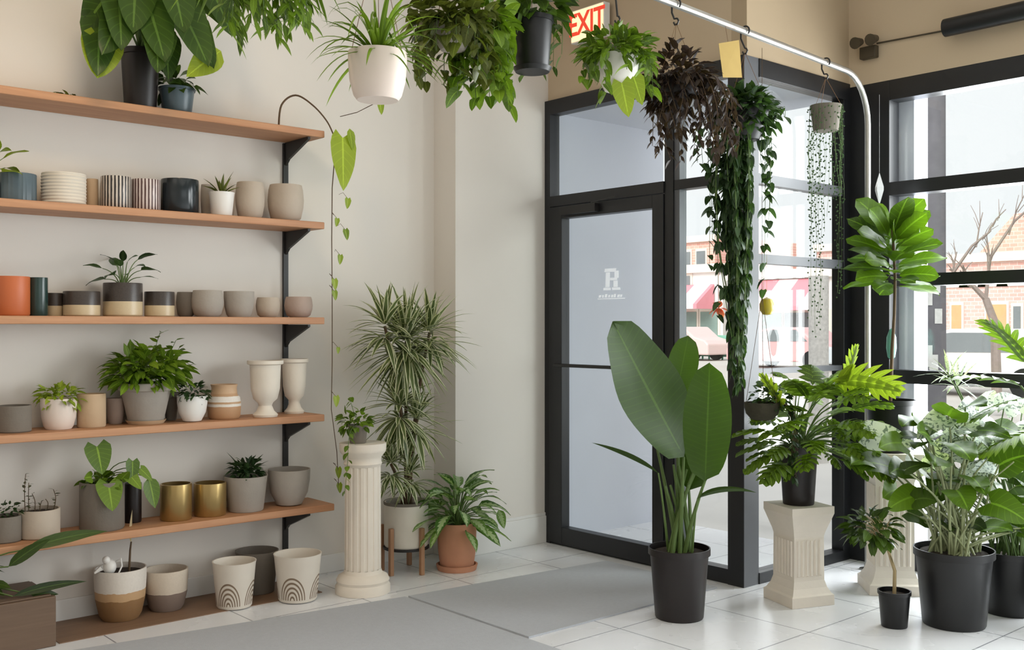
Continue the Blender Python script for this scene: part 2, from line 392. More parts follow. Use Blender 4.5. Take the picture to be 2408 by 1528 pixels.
def rosette(mb, c, n, L_, W, kind='strap', e0=10, e1=80, droop=.6, fold=.3, seg=7, rad=.01, az=None, wide=1, jit=.25):
    for i in range(n):
        a = (az[0] + (az[1] - az[0]) * rn()) if az else 2.399 * i + ru(-.3, .3)
        e = math.radians(e0 + (e1 - e0) * ((i + .5) / n) ** .9)
        d = V((math.cos(a) * math.cos(e), math.sin(a) * math.cos(e), math.sin(e)))
        leaf(mb, V(c) + V((d.x, d.y, 0)) * rad, d, L_ * ru(1 - jit, 1 + jit * .6), W * ru(.85, 1.1), kind, droop * ru(.6, 1.3), fold, seg, 0, None, wide)
def dome(mf, ms, base, c, R, n, L_, W, kind='ovate', droop=.6, emin=-10, sr=.003, split=False, wide=2, bias=None, tilt=.25, lobes=5, fold=.15, spread=.25):
    base = V(base); c = V(c)
    for i in range(n):
        a = 2.399 * i + ru(-.4, .4); e = math.radians(emin + (88 - emin) * (1 - ((i + .5) / n) ** .75))
        if bias is not None and math.cos(a - bias[0]) < bias[1]: a = bias[0] + ru(-1.2, 1.2)
        k = ru(.7, 1.05)
        tip = c + V((math.cos(a) * math.cos(e) * R[0], math.sin(a) * math.cos(e) * R[1], math.sin(e) * R[2])) * k
        if ms is not None:
            b0 = base + V((math.cos(a), math.sin(a), 0)) * R[0] * .12
            ms.tube(curve(b0, tip, spread), sr * 1.2, sr * .7, 5)
        d = V((math.cos(a) * math.cos(e * .6), math.sin(a) * math.cos(e * .6), math.sin(e) * .6 + tilt))
        q = ru(.75, 1.15)
        if split: splitleaf(mf, tip, d, L_ * q, W * q, lobes, droop, ru(-.5, .5))
        else: leaf(mf, tip, d, L_ * q, W * q, kind, droop * ru(.6, 1.4), fold, 6, ru(-.6, .6), None, wide, .04)
def bush(mf, c, R, n, L_, W, kind='ovate', droop=.5, wide=1, inner=.35, seg=4, down=0., fold=.2, lo=-1.0):
    for i in range(n):
        while True:
            q = V((ru(-1, 1), ru(-1, 1), ru(lo, 1)))
            if inner < q.length < 1: break
        p = V(c) + V((q.x * R[0], q.y * R[1], q.z * R[2]))
        d = V((q.x + ru(-.5, .5), q.y + ru(-.5, .5), q.z * .7 + ru(-.3, .5) - down))
        k = ru(.7, 1.2); leaf(mf, p, d, L_ * k, W * k, kind, droop, fold, seg, ru(-.8, .8), None, wide)
def vine(mf, ms, pts, step, L_, W, kind='heart', sr=.0018, droop=1.0, wide=1, seg=4, spread=.8, down=.5):
    """stem along the points with a leaf every step metres"""
    pts = [V(p) for p in pts]; sm = []
    for i in range(len(pts) - 1):
        a = pts[max(i - 1, 0)]; b = pts[i]; c = pts[i + 1]; d = pts[min(i + 2, len(pts) - 1)]
        for k in range(5):
            t = k / 5
            sm.append(.5 * ((2 * b) + (c - a) * t + (2 * a - 5 * b + 4 * c - d) * t * t + (3 * b - a - 3 * c + d) * t ** 3))
    sm.append(pts[-1]); ms.tube(sm, sr, sr * .7, 4); acc = 0
    for a, b in zip(sm, sm[1:]):
        acc += (b - a).length
        while acc > step:
            acc -= step; an = ru(0, 6.28); q = ru(.65, 1.15)
            d = V((math.cos(an) * spread, math.sin(an) * spread, -down + ru(-.2, .5)))
            leaf(mf, b, d, L_ * q, W * q, kind, droop, .15, seg, ru(-.5, .5), None, wide)
def hang(c, length, sway=.03, n=4):
    c = V(c); return [c + V((ru(-sway, sway), ru(-sway, sway), -length * i / n)) if i else c for i in range(n + 1)]
# ================================================================== THE SHELL
YW, YD, XS, ZT = 5.5, 4.5, -3.263, 2.80
b = MB().box((-5.3, -4.2, -.2), (4.2, YW + .12, 0)); struct('floor', b, M['tile'], 'pale grey square floor tiles')
b = MB().box((-5.3, -4.2, 3.6), (4.2, YW + .12, 3.75)); struct('ceiling', b, M['ceiling'])
struct('wall_left', MB().box((-5.2, -4, 0), (-5.0, 3.75, 3.6)), M['wall'], 'pale wall behind the shelves')
struct('wall_corner', MB().box((-5.2, 3.75, 0), (-4.79, YD, 3.6)), M['wall'], 'pilaster between the shelf wall and the door')
struct('wall_back', MB().box((-5.2, -4.2, 0), (4.2, -4.0, 3.6)), M['wall'])
b = MB().box((4.0, -4.0, 0), (4.2, -.2, 3.6)); b.box((4.0, -.2, 0), (4.2, 5.0, .3)); b.box((4.0, -.2, 2.8), (4.2, 5.0, 3.6)); b.box((4.0, 5.0, 0), (4.2, YW + .12, 3.6)); struct('wall_right', b, M['wall'])
b = MB()  # unseen window in the right wall, added to let more sky light in
for y in (-.2, 1.5, 3.2, 4.94): b.box((4.05, y, .3), (4.13, y + .06, 2.8))
b.box((4.05, -.2, .3), (4.13, 5.0, .36)); b.box((4.05, -.2, 2.74), (4.13, 5.0, 2.8))
w4 = struct('added_window', b, M['frame']); build('window_pane', MB().box((4.085, -.14, .36), (4.093, 4.94, 2.74)), M['glass'], w4, smooth=False)
struct('wall_entrance', MB().box((-4.79, YD, ZT), (XS - .1, YD + .1, 3.6)), M['wall_beige'], 'beige wall above the door')
struct('wall_alcove', MB().box((XS - .1, YD, ZT), (XS, YW + .12, 3.6)), M['wall_tan'], 'beige wall above the side glazing')
struct('wall_front', MB().box((XS, YW, ZT - .02), (4.0, YW + .12, 3.6)), M['wall_beige'], 'beige wall above the shop window')
# baseboards
struct('baseboard_left', MB().box((-5.0, -4, 0), (-4.988, 3.74, .1)), M['base'], bevel=.003)
b = MB().box((-4.79, 3.75, 0), (-4.775, YD - .02, .17)); b.box((-4.79, 3.75, .17), (-4.782, YD - .02, .19)); b.box((-4.99, 3.735, 0), (-4.775, 3.75, .17))
struct('baseboard_corner', b, M['base'], bevel=.003)
# grey mats
b = MB().prism([(-4.27, 3.04, 0.0005), (-3.36, 3.04, 0.0005), (-3.35, 4.36, 0.0005), (-4.15, 4.36, 0.0005)], (0, 0, .008))
solo('entrance_mat', b, M['mat'], 'grey entrance mat running from the glass door to the seam', 'mat', (-3.8, 3.7, 0), 'grey entrance mats', smooth=False)
b = MB().prism([(-4.55, -1.0, 0.0005), (-2.0, -1.0, 0.0005), (-2.0, 3.02, 0.0005), (-4.27, 3.02, 0.0005), (-4.50, 1.4, .0005)], (0, 0, .008))
solo('entrance_mat', b, M['mat'], 'wider grey mat in the foreground below the pot shelves', 'mat', (-3.2, 1.5, 0), 'grey entrance mats', smooth=False)
# ---- door (in the wall y = YD)
y0, y1 = YD - .03, YD + .05
b = MB()
b.box((-4.79, y0, 0), (-4.741, y1, ZT)); b.box((-3.80, y0, 0), (-3.737, y1, ZT - .1)); b.box((-4.741, y0, ZT - .09), (XS - .1, y1, ZT))
b.box((-4.741, y0 - .01, 2.125), (-3.80, y1, 2.19)); b.box((-4.741, y0 + .01, .001), (-3.80, y1, .012))
dr = struct('door_1', b, M['frame'], 'black framed glass entrance door with transom')
b = MB(); b.box((-4.738, y0 - .01, .014), (-4.626, y1 - .02, 2.12)); b.box((-3.885, y0 - .01, .014), (-3.803, y1 - .02, 2.12))
b.box((-4.626, y0 - .01, .014), (-3.885, y1 - .02, .118)); b.box((-4.626, y0 - .01, 2.045), (-3.885, y1 - .02, 2.12))
build('door_leaf', b, M['frame'], dr, smooth=False, bevel=.003)
build('door_glass', MB().box((-4.626, YD, .118), (-3.885, YD + .008, 2.045)), M['glass'], dr, smooth=False)
build('transom_glass', MB().box((-4.741, YD, 2.19), (-3.80, YD + .008, ZT - .09)), M['glass'], dr, smooth=False)
b = MB().tube([(-4.66, y0 - .04, 1.13), (-3.85, y0 - .04, 1.13)], .011, segs=10)
for x in (-4.66, -3.85): b.tube([(x, y0 - .04, 1.13), (x, y0 - .005, 1.13)], .009, segs=8)
build('push_bar', b, M['steel'], dr)
b = MB().box((-4.60, y0 - .05, 2.06), (-4.30, y0 - .012, 2.11)); b.prism([(-4.34, y0 - .045, 2.112), (-4.32, y0 - .045, 2.112), (-4.08, y0 - .09, 2.122), (-4.10, y0 - .09, 2.122)], (0, 0, .008))
build('door_closer', b, M['steel'], dr, smooth=False, bevel=.004)
# white vinyl mark on the door glass: block letter over a swash
c = PY(1437, 655, YD - .004); k = c.length * 1.0 / F * 1.0
sc = PY(1437, 655, YD - .004).dot(FW) / F
def q(x, z): return (c.x + x * sc * 1.55, YD - .004, c.z + z * sc)
b = MB()
nr = [0]
def rect(x0, z0, x1, z1, sk=0):
    nr[0] += 1; o_ = V((0, -.0002 * nr[0], 0))
    b.face([b.vert(V(p) + o_) for p in (q(x0, z0), q(x1, z0), q(x1 + sk, z1), q(x0 + sk, z1))])
rect(-14, 18, 10, 26, 1); rect(-12, -18, -3, 17, 1); rect(7, 3, 16, 20); rect(-2, -2, 13, 4); rect(5, -18, 14, -3); rect(-16, -25, 0, -19); rect(3, -25, 20, -19, -1)
for i, x in enumerate((-26, -19, -13, -6, 0, 6, 13, 19)): rect(x, -42, x + (4 if i % 2 else 5), -36 + (2 if i in (2, 5) else 0), 1)
rect(-28, -46, 29, -44, 1)
m_, n_, l_, bs_ = newmat('white vinyl'); bs_.inputs['Base Color'].default_value = rgb(244, 245, 248); bs_.inputs['Roughness'].default_value = .6
tr_ = n_.new('ShaderNodeBsdfTranslucent'); tr_.inputs[0].default_value = rgb(250, 250, 252); ms_ = n_.new('ShaderNodeMixShader'); ms_.inputs[0].default_value = .8
l_.new(bs_.outputs[0], ms_.inputs[1]); l_.new(tr_.outputs[0], ms_.inputs[2]); l_.new(ms_.outputs[0], n_['Material Output'].inputs[0]); M['vinyl'] = m_
build('door_mark', b, M['vinyl'], dr, smooth=False)
# ---- sidelight beside the door
b = MB(); b.box((-3.737, y0 + .005, 0), (XS - .1, y1, .08)); b.box((-3.737, y0 + .005, 2.135), (XS - .1, y1, 2.19))
w1 = struct('window_1', b, M['frame'], 'narrow sidelight beside the door', bevel=.002)
build('window_pane', MB().box((-3.737, YD, .08), (XS - .1, YD + .008, ZT - .09)), M['glass'], w1, smooth=False)
b = MB().box((-3.737, y0 + .01, .08), (-3.70, y1 - .01, ZT - .09)); build('inner_mullion', b, M['frame_grey'], w1, smooth=False)
# ---- column at the corner, black, with the light on its right face painted as a grey sheet
b = MB().box((XS - .1, YD - .03, 0), (XS, YD + .1, ZT)); struct('trim_1', b, M['frame'], 'black corner column of the glazing')
b = MB().box((XS, YD - .028, 0), (XS + .004, YD + .1, ZT)); struct('trim_2', b, M['frame_grey'], 'lit right face of the corner column, painted grey')
# ---- side glazing in the plane x = XS
x0, x1 = XS - .07, XS + .01
b = MB(); b.box((x0, YD + .1, ZT - .1), (x1, YW, ZT)); b.box((x0, YD + .1, 0), (x1, YW - .06, .06)); b.box((x0, YW - .07, 0), (x1, YW, ZT - .1))
w2 = struct('window_2', b, M['frame'], 'side glazing between the corner column and shop window', bevel=.002)
for z, t in ((2.135, .055), (1.71, .05), (1.115, .03)):
    build('glazing_bar', MB().box((x0 + .01, YD + .1, z), (x1 - .01, YW - .07, z + t)), M['frame_grey'], w2, smooth=False)
build('window_pane', MB().box((XS - .03, YD + .1, .06), (XS - .022, YW - .07, ZT - .1)), M['glass'], w2, smooth=False)
# ---- shop window in the plane y = YW
XG = -3.007
b = MB(); b.box((XS, YW, 0), (XG, YW + .11, ZT - .02)); b.box((XG, YW, ZT - .135), (4.0, YW + .11, ZT - .02)); b.box((XG, YW, 0), (4.0, YW + .11, .11))
for x in (-.95, 1.1, 3.2): b.box((x, YW, .11), (x + .07, YW + .11, ZT - .135))
w3 = struct('window_3', b, M['frame'], 'large shop window with black frame', bevel=.002)
for z, t in ((2.12, .075), (1.60, .068), (1.05, .075)):
    for xa, xb in ((XG, -.95), (-.88, 1.1), (1.17, 3.2)):
        build('glazing_bar', MB().box((xa, YW - .005, z), (xb, YW + .1, z + t)), M['frame'], w3, smooth=False)
build('window_pane', MB().box((XG, YW + .05, .11), (4.0, YW + .058, ZT - .135)), M['glass'], w3, smooth=False)
# ---- outside: alcove, pavement, road
M['stucco'] = plain('grey lavender render', rgb(206, 209, 219), .8, .03, 4, bmp=.05)
M['pave'] = plain('pale pavement', rgb(226, 222, 216), .85, .06, 2, bmp=.1)
M['road'] = plain('road surface', rgb(196, 190, 184), .9, .08, 1, bmp=.1)
struct('wall_porch', MB().box((-4.99, YD + .1, -.1), (-4.79, 5.62, 3.9)), M['stucco'], 'grey rendered side wall of the door porch')
struct('wall_facade', MB().box((-9, 5.45, -.1), (-4.99, 5.62, 5)), M['stucco'], 'rendered facade beyond the porch')
struct('ceiling_porch', MB().box((-4.79, YD + .1, 2.74), (XS - .1, 5.62, 3.9)), M['stucco'], 'porch soffit')
struct('floor_porch', MB().box((-4.79, YD + .1, -.15), (XS - .1, 5.62, -.01)), M['pave'], 'porch floor')
b = MB().box((-60, 5.62, -.2), (40, 9.5, -.02)); struct('floor_pavement', b, M['pave'], 'pale pavement outside')
b = MB().box((-120, 9.5, -.3), (60, 110, -.12)); struct('floor_street', b, M['road'], 'pale street surface')
b = MB().box((-3.4, YW + .12, 2.86), (4.4, YW + .2, 3.9)); struct('trim_3', b, M['stucco'])
# ================================================================== SHELVES
SZ = [2.40, 1.92, 1.42, .91, .434]
names = ['topmost', 'second from the top', 'middle', 'fourth from the top', 'lowest']
for k, z in enumerate(SZ):
    b = MB().box((-4.995, .35, z - .036), (-4.72, 2.823 + (.06 if k == 4 else 0), z))
    solo('wooden_shelf', b, M['shelf'], 'long pine shelf board on the wall, %s of five' % names[k], 'shelf', (-4.86, 1.5, z - .036), 'pine wall shelves', smooth=False, bevel=.004)
for i, y in enumerate((2.742, 1.16)):
    t = thing('shelf_upright', ('black steel wall upright near the right end of the shelves', 'black steel wall upright carrying the left end of the shelves')[i], 'shelf bracket', (-4.985, y, .16), 'black shelf uprights')
    b = MB().box((-5.0, y - .014, .16), (-4.984, y + .014, 2.36)); build('rail', b, M['steel'], t, smooth=False)
    for z in SZ:
        b = MB().prism([(-4.984, y - .007, z - .038), (-4.74, y - .007, z - .038), (-4.74, y - .007, z - .05), (-4.95, y - .007, z - .13), (-4.984, y - .007, z - .16)], (0, .014, 0))
        build('bracket', b, M['steel'], t, smooth=False)
# ================================================================== POTS
def prof_pot(r, h, kind, th=.006):
    """outer wall from the foot up, over the rim and down the inside"""
    if kind == 'cyl': o = [(r * .94, 0), (r, h * .04), (r, h * .97), (r * .985, h)]
    elif kind == 'taper': o = [(r * .76, 0), (r * .8, h * .03), (r * .97, h * .94), (r, h)]
    elif kind == 'nursery': o = [(r * .76, 0), (r * .78, h * .02), (r * .93, h * .86), (r * .94, h * .9), (r, h * .905), (r, h)]
    elif kind == 'round': o = [(r * .62, 0), (r * .84, h * .1), (r * .97, h * .38), (r, h * .58), (r * .95, h * .86), (r * .88, h)]
    elif kind == 'bowl': o = [(r * .45, 0), (r * .6, h * .03), (r * .88, h * .35), (r * .98, h * .7), (r, h)]
    elif kind == 'cup': o = [(r * .7, 0), (r * .82, h * .1), (r * .95, h * .4), (r, h * .8), (r, h)]
    elif kind == 'flare': o = [(r * .55, 0), (r * .62, h * .05), (r * .86, h * .78), (r * .88, h * .8), (r * .99, h * .82), (r, h * .98), (r * .97, h)]
    elif kind == 'terra': o = [(r * .82, 0), (r * .85, h * .03), (r * .96, h * .4), (r, h * .97), (r * .98, h)]
    elif kind == 'urn': o = [(r * .66, 0), (r * .7, h * .04), (r * .5, h * .1), (r * .36, h * .2), (r * .42, h * .25), (r * .66, h * .32), (r * .8, h * .5), (r * .84, h * .8), (r * .86, h * .92), (r * 1.0, h * .94), (r, h)]
    elif kind == 'jug': o = [(r * .85, 0), (r * .95, h * .06), (r, h * .4), (r * .93, h * .62), (r * .78, h * .7), (r * .74, h * .9), (r * .8, h)]
    inner = [(max(x - th, .002), z) for x, z in o if z > h * .3][::-1]
    for (ra, za), (rb, zb) in zip(o, o[1:]):
        if za <= h * .3 < zb: rin = max(.004, ra + (rb - ra) * (h * .3 - za) / (zb - za) - th)
    return [(0, 0)] + o + inner + [(rin, h * .3), (0, h * .3)]
def pot_mesh(loc, r, h, kind, ribs=0, amp=.02, hr=0):
    mod = (lambda a, k: 1 + amp * math.cos(ribs * a)) if ribs else None
    pr = prof_pot(r, h, kind)
    if hr:
        pr2 = []
        for (a, b_) in zip(pr, pr[1:]):
            pr2.append(a)
            if abs(a[0] - r) < r * .12 and abs(b_[1] - a[1]) > h * .4 and len(pr2) < 6:
                for i in range(1, hr * 4):
                    t = i / (hr * 4); pr2.append((a[0] + (b_[0] - a[0]) * t + math.sin(i * math.pi / 2) * r * .02, a[1] + (b_[1] - a[1]) * t))
        pr2.append(pr[-1]); pr = pr2
    return MB().lathe(loc, pr, 64 if ribs else 32, mod)
def put_soil(parent, loc, r, h, f=.88):
    b = MB().lathe((loc[0], loc[1], loc[2]), [(0, h * f), (r * .6, h * f + .004), (r * .93, h * f)], 24)
    build('soil', b, M['soil'], parent)
def shelf_pt(k, px, x=-4.85):
    D = x / ray(px).x; p = ray(px) * D; p.z = SZ[k] + .0008; return p, D / F
def shelf_pot(k, px, wpx, hpx, kind, mat, label, name='plant_pot', x=-4.85, grp='pots on the shelves', **kw):
    p, s = shelf_pt(k, px, x); r = wpx * s / 2; h = hpx * s
    return solo(name, pot_mesh(p, r, h, kind, **kw), M[mat], label, 'pot', p, grp)
def potted(p, r, h, kind, mat, label, name='potted_plant', grp='potted plants on the shelves', soilf=.88, **kw):
    t = thing(name, label, 'potted plant', p, grp)
    build('pot', pot_mesh(p, r, h, kind, **kw), M[mat], t); rr = {'taper': .93, 'nursery': .9, 'round': .9, 'bowl': .94, 'flare': .86}.get(kind, .95)
    put_soil(t, p, r * rr, h, soilf); return t
def shelf_potted(k, px, wpx, hpx, kind, mat, label, name='potted_plant', x=-4.85, **kw):
    p, s = shelf_pt(k, px, x); r = wpx * s / 2; h = hpx * s
    t = potted(p, r, h, kind, mat, label, name, **kw); return t, p, s, r, h
def fin(t, mf, lm, ms=None, sm='stem', fname='foliage'):
    build(fname, mf, L[lm], t)
    if ms is not None and ms.v: build('stems', ms, M[sm], t)
# ---- second shelf
shelf_pot(1, 42, 80, 66, 'cyl', 'bluegrey', 'ribbed blue-grey ceramic pot at the left edge, second shelf from the top', ribs=24)
t, p, s, r, h = shelf_potted(1, -26, 44, 44, 'cyl', 'white_c', 'white pot with a yellow-green leafy plant, cut by the left edge, second shelf', 'potted_foliage_plant')
mf, ms = MB(), MB(); dome(mf, ms, p + V((0, 0, h)), p + V((0, .02, h + .05)), (.05, .06, .1), 9, .1, .055, 'ovate', sr=.002); fin(t, mf, 'bright', ms)
shelf_pot(1, 150, 98, 74, 'cyl', 'cream_p', 'wide cream pot with fine horizontal ribs, second shelf from the top', hr=9)
shelf_pot(1, 217, 26, 70, 'cyl', 'tan', 'narrow beige pot between the cream pot and the striped pots', x=-4.9)
shelf_pot(1, 273, 68, 76, 'cyl', 'stripe1', 'black and cream vertically striped pot, left of the striped pair')
shelf_pot(1, 343, 66, 74, 'cyl', 'stripe2', 'brown and white vertically striped pot, right of the striped pair')
shelf_pot(1, 423, 86, 80, 'cyl', 'blackgl', 'shiny black cylinder pot right of the striped pots')
t, p, s, r, h = shelf_potted(1, 521, 60, 56, 'taper', 'white_c', 'small white pot with a spiky aloe on the second shelf', 'potted_aloe', x=-4.81)
mf = MB(); rosette(mf, p + V((0, 0, h * .9)), 14, .12, .018, 'lance', 20, 80, .25, .5, 6); fin(t, mf, 'olive')
shelf_pot(1, 487, 30, 78, 'round', 'grey_c', 'grey pot half hidden behind the small aloe', x=-4.93)
shelf_pot(1, 588, 68, 86, 'round', 'taupe', 'rounded taupe pot with incised ring marks, beside the aloe')
shelf_pot(1, 672, 84, 86, 'round', 'taupe', 'rounded taupe pot, last one on the right of the second shelf')
# ---- middle shelf
shelf_pot(2, 25, 84, 92, 'cyl', 'orange', 'large glossy orange clay pot at the left edge of the middle shelf')
shelf_pot(2, 90, 42, 90, 'cyl', 'greengl', 'narrow dark green glazed pot beside the orange pot')
shelf_pot(2, 192, 82, 58, 'cyl', 'two', 'low pot with black top and sand foot, just left of the leafy two-tone pot')
shelf_pot(2, 128, 36, 54, 'cyl', 'two', 'small pot with black top and sand foot, farthest left of the two-tone pots', x=-4.9)
t, p, s, r, h = shelf_potted(2, 289, 88, 78, 'cyl', 'two', 'larger black and sand pot with a leafy plant on the middle shelf', 'potted_foliage_plant')
mf, ms = MB(), MB(); dome(mf, ms, p + V((0, 0, h * .9)), p + V((0, 0, h + .03)), (.1, .1, .1), 13, .1, .042, 'ovate', sr=.0025, droop=.5); fin(t, mf, 'dim', ms)
shelf_pot(2, 375, 68, 58, 'cyl', 'two', 'low pot with black top and sand foot, right of the leafy one')
shelf_pot(2, 437, 44, 58, 'round', 'grey_d', 'darker grey rounded pot behind the larger grey one, middle shelf', x=-4.92)
shelf_pot(2, 488, 74, 62, 'round', 'grey_c', 'wide grey concrete pot with a rounded shoulder, middle shelf')
shelf_pot(2, 562, 70, 60, 'cup', 'grey_c', 'smooth grey cup-shaped pot on the middle shelf')
shelf_pot(2, 630, 56, 46, 'round', 'taupe', 'low taupe pot left of the black upright, middle shelf')
shelf_pot(2, 702, 66, 48, 'round', 'pink', 'low pinkish ribbed pot at the right end of the middle shelf', hr=4)
# ---- fourth shelf
shelf_pot(3, 33, 76, 62, 'cyl', 'grey_d', 'dark grey-brown pot at the left edge of the fourth shelf')
t, p, s, r, h = shelf_potted(3, 138, 80, 72, 'cup', 'blush_c', 'pale blush pot with yellow-green trailing leaves, fourth shelf', 'potted_foliage_plant')
mf = MB(); bush(mf, p + V((0, 0, h + .01)), (.095, .095, .045), 120, .05, .022, 'ovate', inner=.2); fin(t, mf, 'bright')
shelf_pot(3, 215, 64, 78, 'cyl', 'tan', 'beige cylinder pot next to the blush planter, fourth shelf')
shelf_pot(3, 272, 40, 60, 'cup', 'pink', 'pinkish pot mostly behind the large grey planter', x=-4.93)
t, p, s, r, h = shelf_potted(3, 343, 128, 96, 'flare', 'grey_c', 'large flared grey pot on a saucer, filled with bushy green leaves', 'potted_foliage_plant', x=-4.85)
build('saucer', MB().lathe(p, [(0, 0), (r * .62, 0), (r * .72, .018), (r * .68, .018), (r * .6, .006)], 32), M['tan'], t)
mf, ms = MB(), MB(); bush(mf, p + V((.03, 0, h + .05)), (.12, .19, .1), 330, .085, .034, 'ovate', inner=.15, lo=-.5)
for a in ((.0, .05, .24), (.02, .12, .2), (-.02, .16, .17)):
    vine(mf, ms, [p + V((0, 0, h)), p + V((a[0], a[1] * .8, h + a[2] * .6)), p + V((a[0], a[1] + .02, h + a[2]))], .02, .06, .025, 'ovate', droop=.3, down=-.2)
fin(t, mf, 'lime', ms)
shelf_pot(3, 402, 40, 66, 'flare', 'grey_d', 'grey flared pot tucked behind the large planter', x=-4.93)
t, p, s, r, h = shelf_potted(3, 452, 70, 60, 'bowl', 'white_c', 'small white tapered bowl with dark green leaves, fourth shelf', 'potted_foliage_plant', x=-4.80)
mf = MB(); bush(mf, p + V((.0, 0, h + .015)), (.075, .075, .04), 90, .045, .022, 'ovate', inner=.2); fin(t, mf, 'dim')
shelf_pot(3, 527, 78, 80, 'jug', 'band_tan', 'tan stoneware jar with a white waist band, fourth shelf')
shelf_pot(3, 624, 84, 132, 'urn', 'white_p', 'white footed urn, front one of the pair on the fourth shelf', 'footed_urn', x=-4.80)
shelf_pot(3, 692, 66, 128, 'urn', 'white_p', 'white footed urn behind, right one of the pair on the fourth shelf', 'footed_urn', x=-4.885)
# ---- lowest shelf
t, p, s, r, h = shelf_potted(4, 12, 72, 60, 'cyl', 'grey_d', 'dark grey pot with small succulents at the left edge of the lowest shelf', 'potted_succulent')
mf = MB(); bush(mf, p + V((0, 0, h + .015)), (.06, .07, .04), 60, .03, .016, 'ovate'); fin(t, mf, 'dim')
t, p, s, r, h = shelf_potted(4, 93, 90, 66, 'cyl', 'taupe', 'taupe pot with wiry upright succulent stems on the lowest shelf', 'potted_succulent')
mf, ms = MB(), MB()
for dy, hh in ((-.06, .16), (-.045, .12), (-.02, .07), (.0, .03), (.03, .04), (.06, .08)):
    vine(mf, ms, [p + V((.0, dy, h * .85)), p + V((.01, dy * 1.1, h + hh * .5)), p + V((0, dy * 1.1 + ru(-.01, .01), h + hh))], .011, .024, .013, 'ovate', droop=.1, down=-.1, sr=.002)
fin(t, mf, 'brown', ms, 'stem_d')
t, p, s, r, h = shelf_potted(4, 240, 100, 112, 'cyl', 'grey_d', 'large dull grey metal pot with big round hanging leaves, lowest shelf', 'potted_philodendron')
mf, ms = MB(), MB()
for (a, z, px, py, L_, W, d, kd) in ((0, 0, 228, 1048, .13, .13, (.35, .1, -1), 'heart'), (0, 0, 255, 1135, .13, .13, (.5, 0, -1), 'heart'), (0, 0, 312, 1082, .11, .07, (.2, -.1, -1), 'heart'), (0, 0, 350, 1120, .15, .08, (.1, .2, -1), 'ovate'),
                             (0, 0, 300, 1110, .1, .07, (.3, .3, -.4), 'heart'), (0, 0, 215, 1120, .07, .06, (.3, -.3, .1), 'heart'), (0, 0, 285, 1125, .07, .06, (.3, .1, .3), 'heart'), (0, 0, 330, 1100, .08, .05, (.2, .5, -.5), 'heart')):
    tip = PX(px, py, -4.76); ms.tube(curve(p + V((0, 0, h * .9)), tip, .35), .003, .002, 5); leaf(mf, tip, d, L_, W, kd, .2, .1, 8, up=(1, 0, .3))
bush(mf, p + V((0, 0, h)), (.08, .08, .03), 40, .05, .04, 'heart'); fin(t, mf, 'lime', ms)
shelf_pot(4, 312, 40, 92, 'cyl', 'brownpl', 'dark brown pot behind the round-leaved plant, lowest shelf', x=-4.92)
shelf_pot(4, 414, 72, 84, 'cyl', 'brass', 'brushed brass cylinder pot, left one on the lowest shelf')
shelf_pot(4, 494, 74, 76, 'cyl', 'brass', 'ribbed brass cylinder pot, right one on the lowest shelf', ribs=30, amp=.012)
t, p, s, r, h = shelf_potted(4, 578, 102, 82, 'taper', 'grey_c', 'grey concrete pot with a small dark succulent, lowest shelf', 'potted_succulent')
mf = MB(); bush(mf, p + V((0, 0, h + .02)), (.07, .075, .05), 130, .05, .022, 'ovate', inner=.2)
rosette(mf, p + V((0, 0, h)), 8, .14, .03, 'lance', 30, 60, .2, .3, 5); fin(t, mf, 'dim')
shelf_pot(4, 680, 98, 84, 'bowl', 'grey_c', 'empty rounded grey pot at the right end of the lowest shelf')
# ---- top shelf: big plant in two black pots, cream box pot
t, p, s, r, h = shelf_potted(0, 330, 92, 140, 'nursery', 'brownpl', 'tall brown-black nursery pot with big broad glossy leaves on the top shelf', 'potted_broadleaf_plant', x=-4.85)
mf, ms = MB(), MB()
top = p + V((0, 0, h * .9))
for (px, py, L_, W, dx, dy, dz, x) in ((235, 45, .30, .20, .3, -.15, -1, -4.62), (300, 10, .34, .22, .3, -.5, -.75, -4.6), (345, 0, .36, .24, .5, .1, -.9, -4.58), (420, 10, .36, .24, .4, .3, -.8, -4.6),
                                (440, 40, .3, .2, .4, .35, -.8, -4.64), (390, 80, .26, .16, .4, -.1, -1, -4.66), (370, 60, .3, .2, .5, -.2, -.8, -4.56), (465, -20, .32, .2, .3, .6, -.5, -4.66), (260, -20, .28, .2, .2, -.5, -.6, -4.66),
                                (400, -60, .36, .24, .5, 0, -.8, -4.55), (320, -60, .36, .24, .4, -.2, -.8, -4.6), (280, -10, .3, .2, .4, -.1, -1, -4.58), (480, -60, .34, .22, .3, .4, -.9, -4.62)):
    tip = PX(px, py, x); ms.tube(curve(top, tip, .4), .006, .004, 6); leaf(mf, tip, (dx, dy, dz), L_ * .92, W * .92, 'heart', .25, .12, 9, up=(1, 0, .3), wave=.03, r=rn() * .5)
fin(t, mf, 'monst', ms)
mf2 = MB(); tip = PX(520, 118, -4.6)
leaf(mf2, tip, (.2, -.75, -.55), .26, .13, 'ovate', .1, .15, 8, r=.95, up=(1, 0, .2)); leaf(mf2, PX(240, 95, -4.6), (.2, -.2, -1), .18, .2, 'heart', .1, .15, 8, r=.6, up=(1, 0, .2))
o = build('young_leaves', mf2, L['bright'], t); o['label'] = 'paler lime green leaves'
t, p, s, r, h = shelf_potted(0, 416, 84, 62, 'nursery', 'bluegrey', 'low blue-black pot on the top shelf, right of the tall brown one', 'potted_foliage_plant', x=-4.84)
mf = MB(); bush(mf, p + V((0, 0, h + .03)), (.08, .08, .05), 40, .09, .045, 'ovate', inner=.1); fin(t, mf, 'deep')
p = PX(150, 212, -4.80); p.z = SZ[0] + .001; mf = MB()
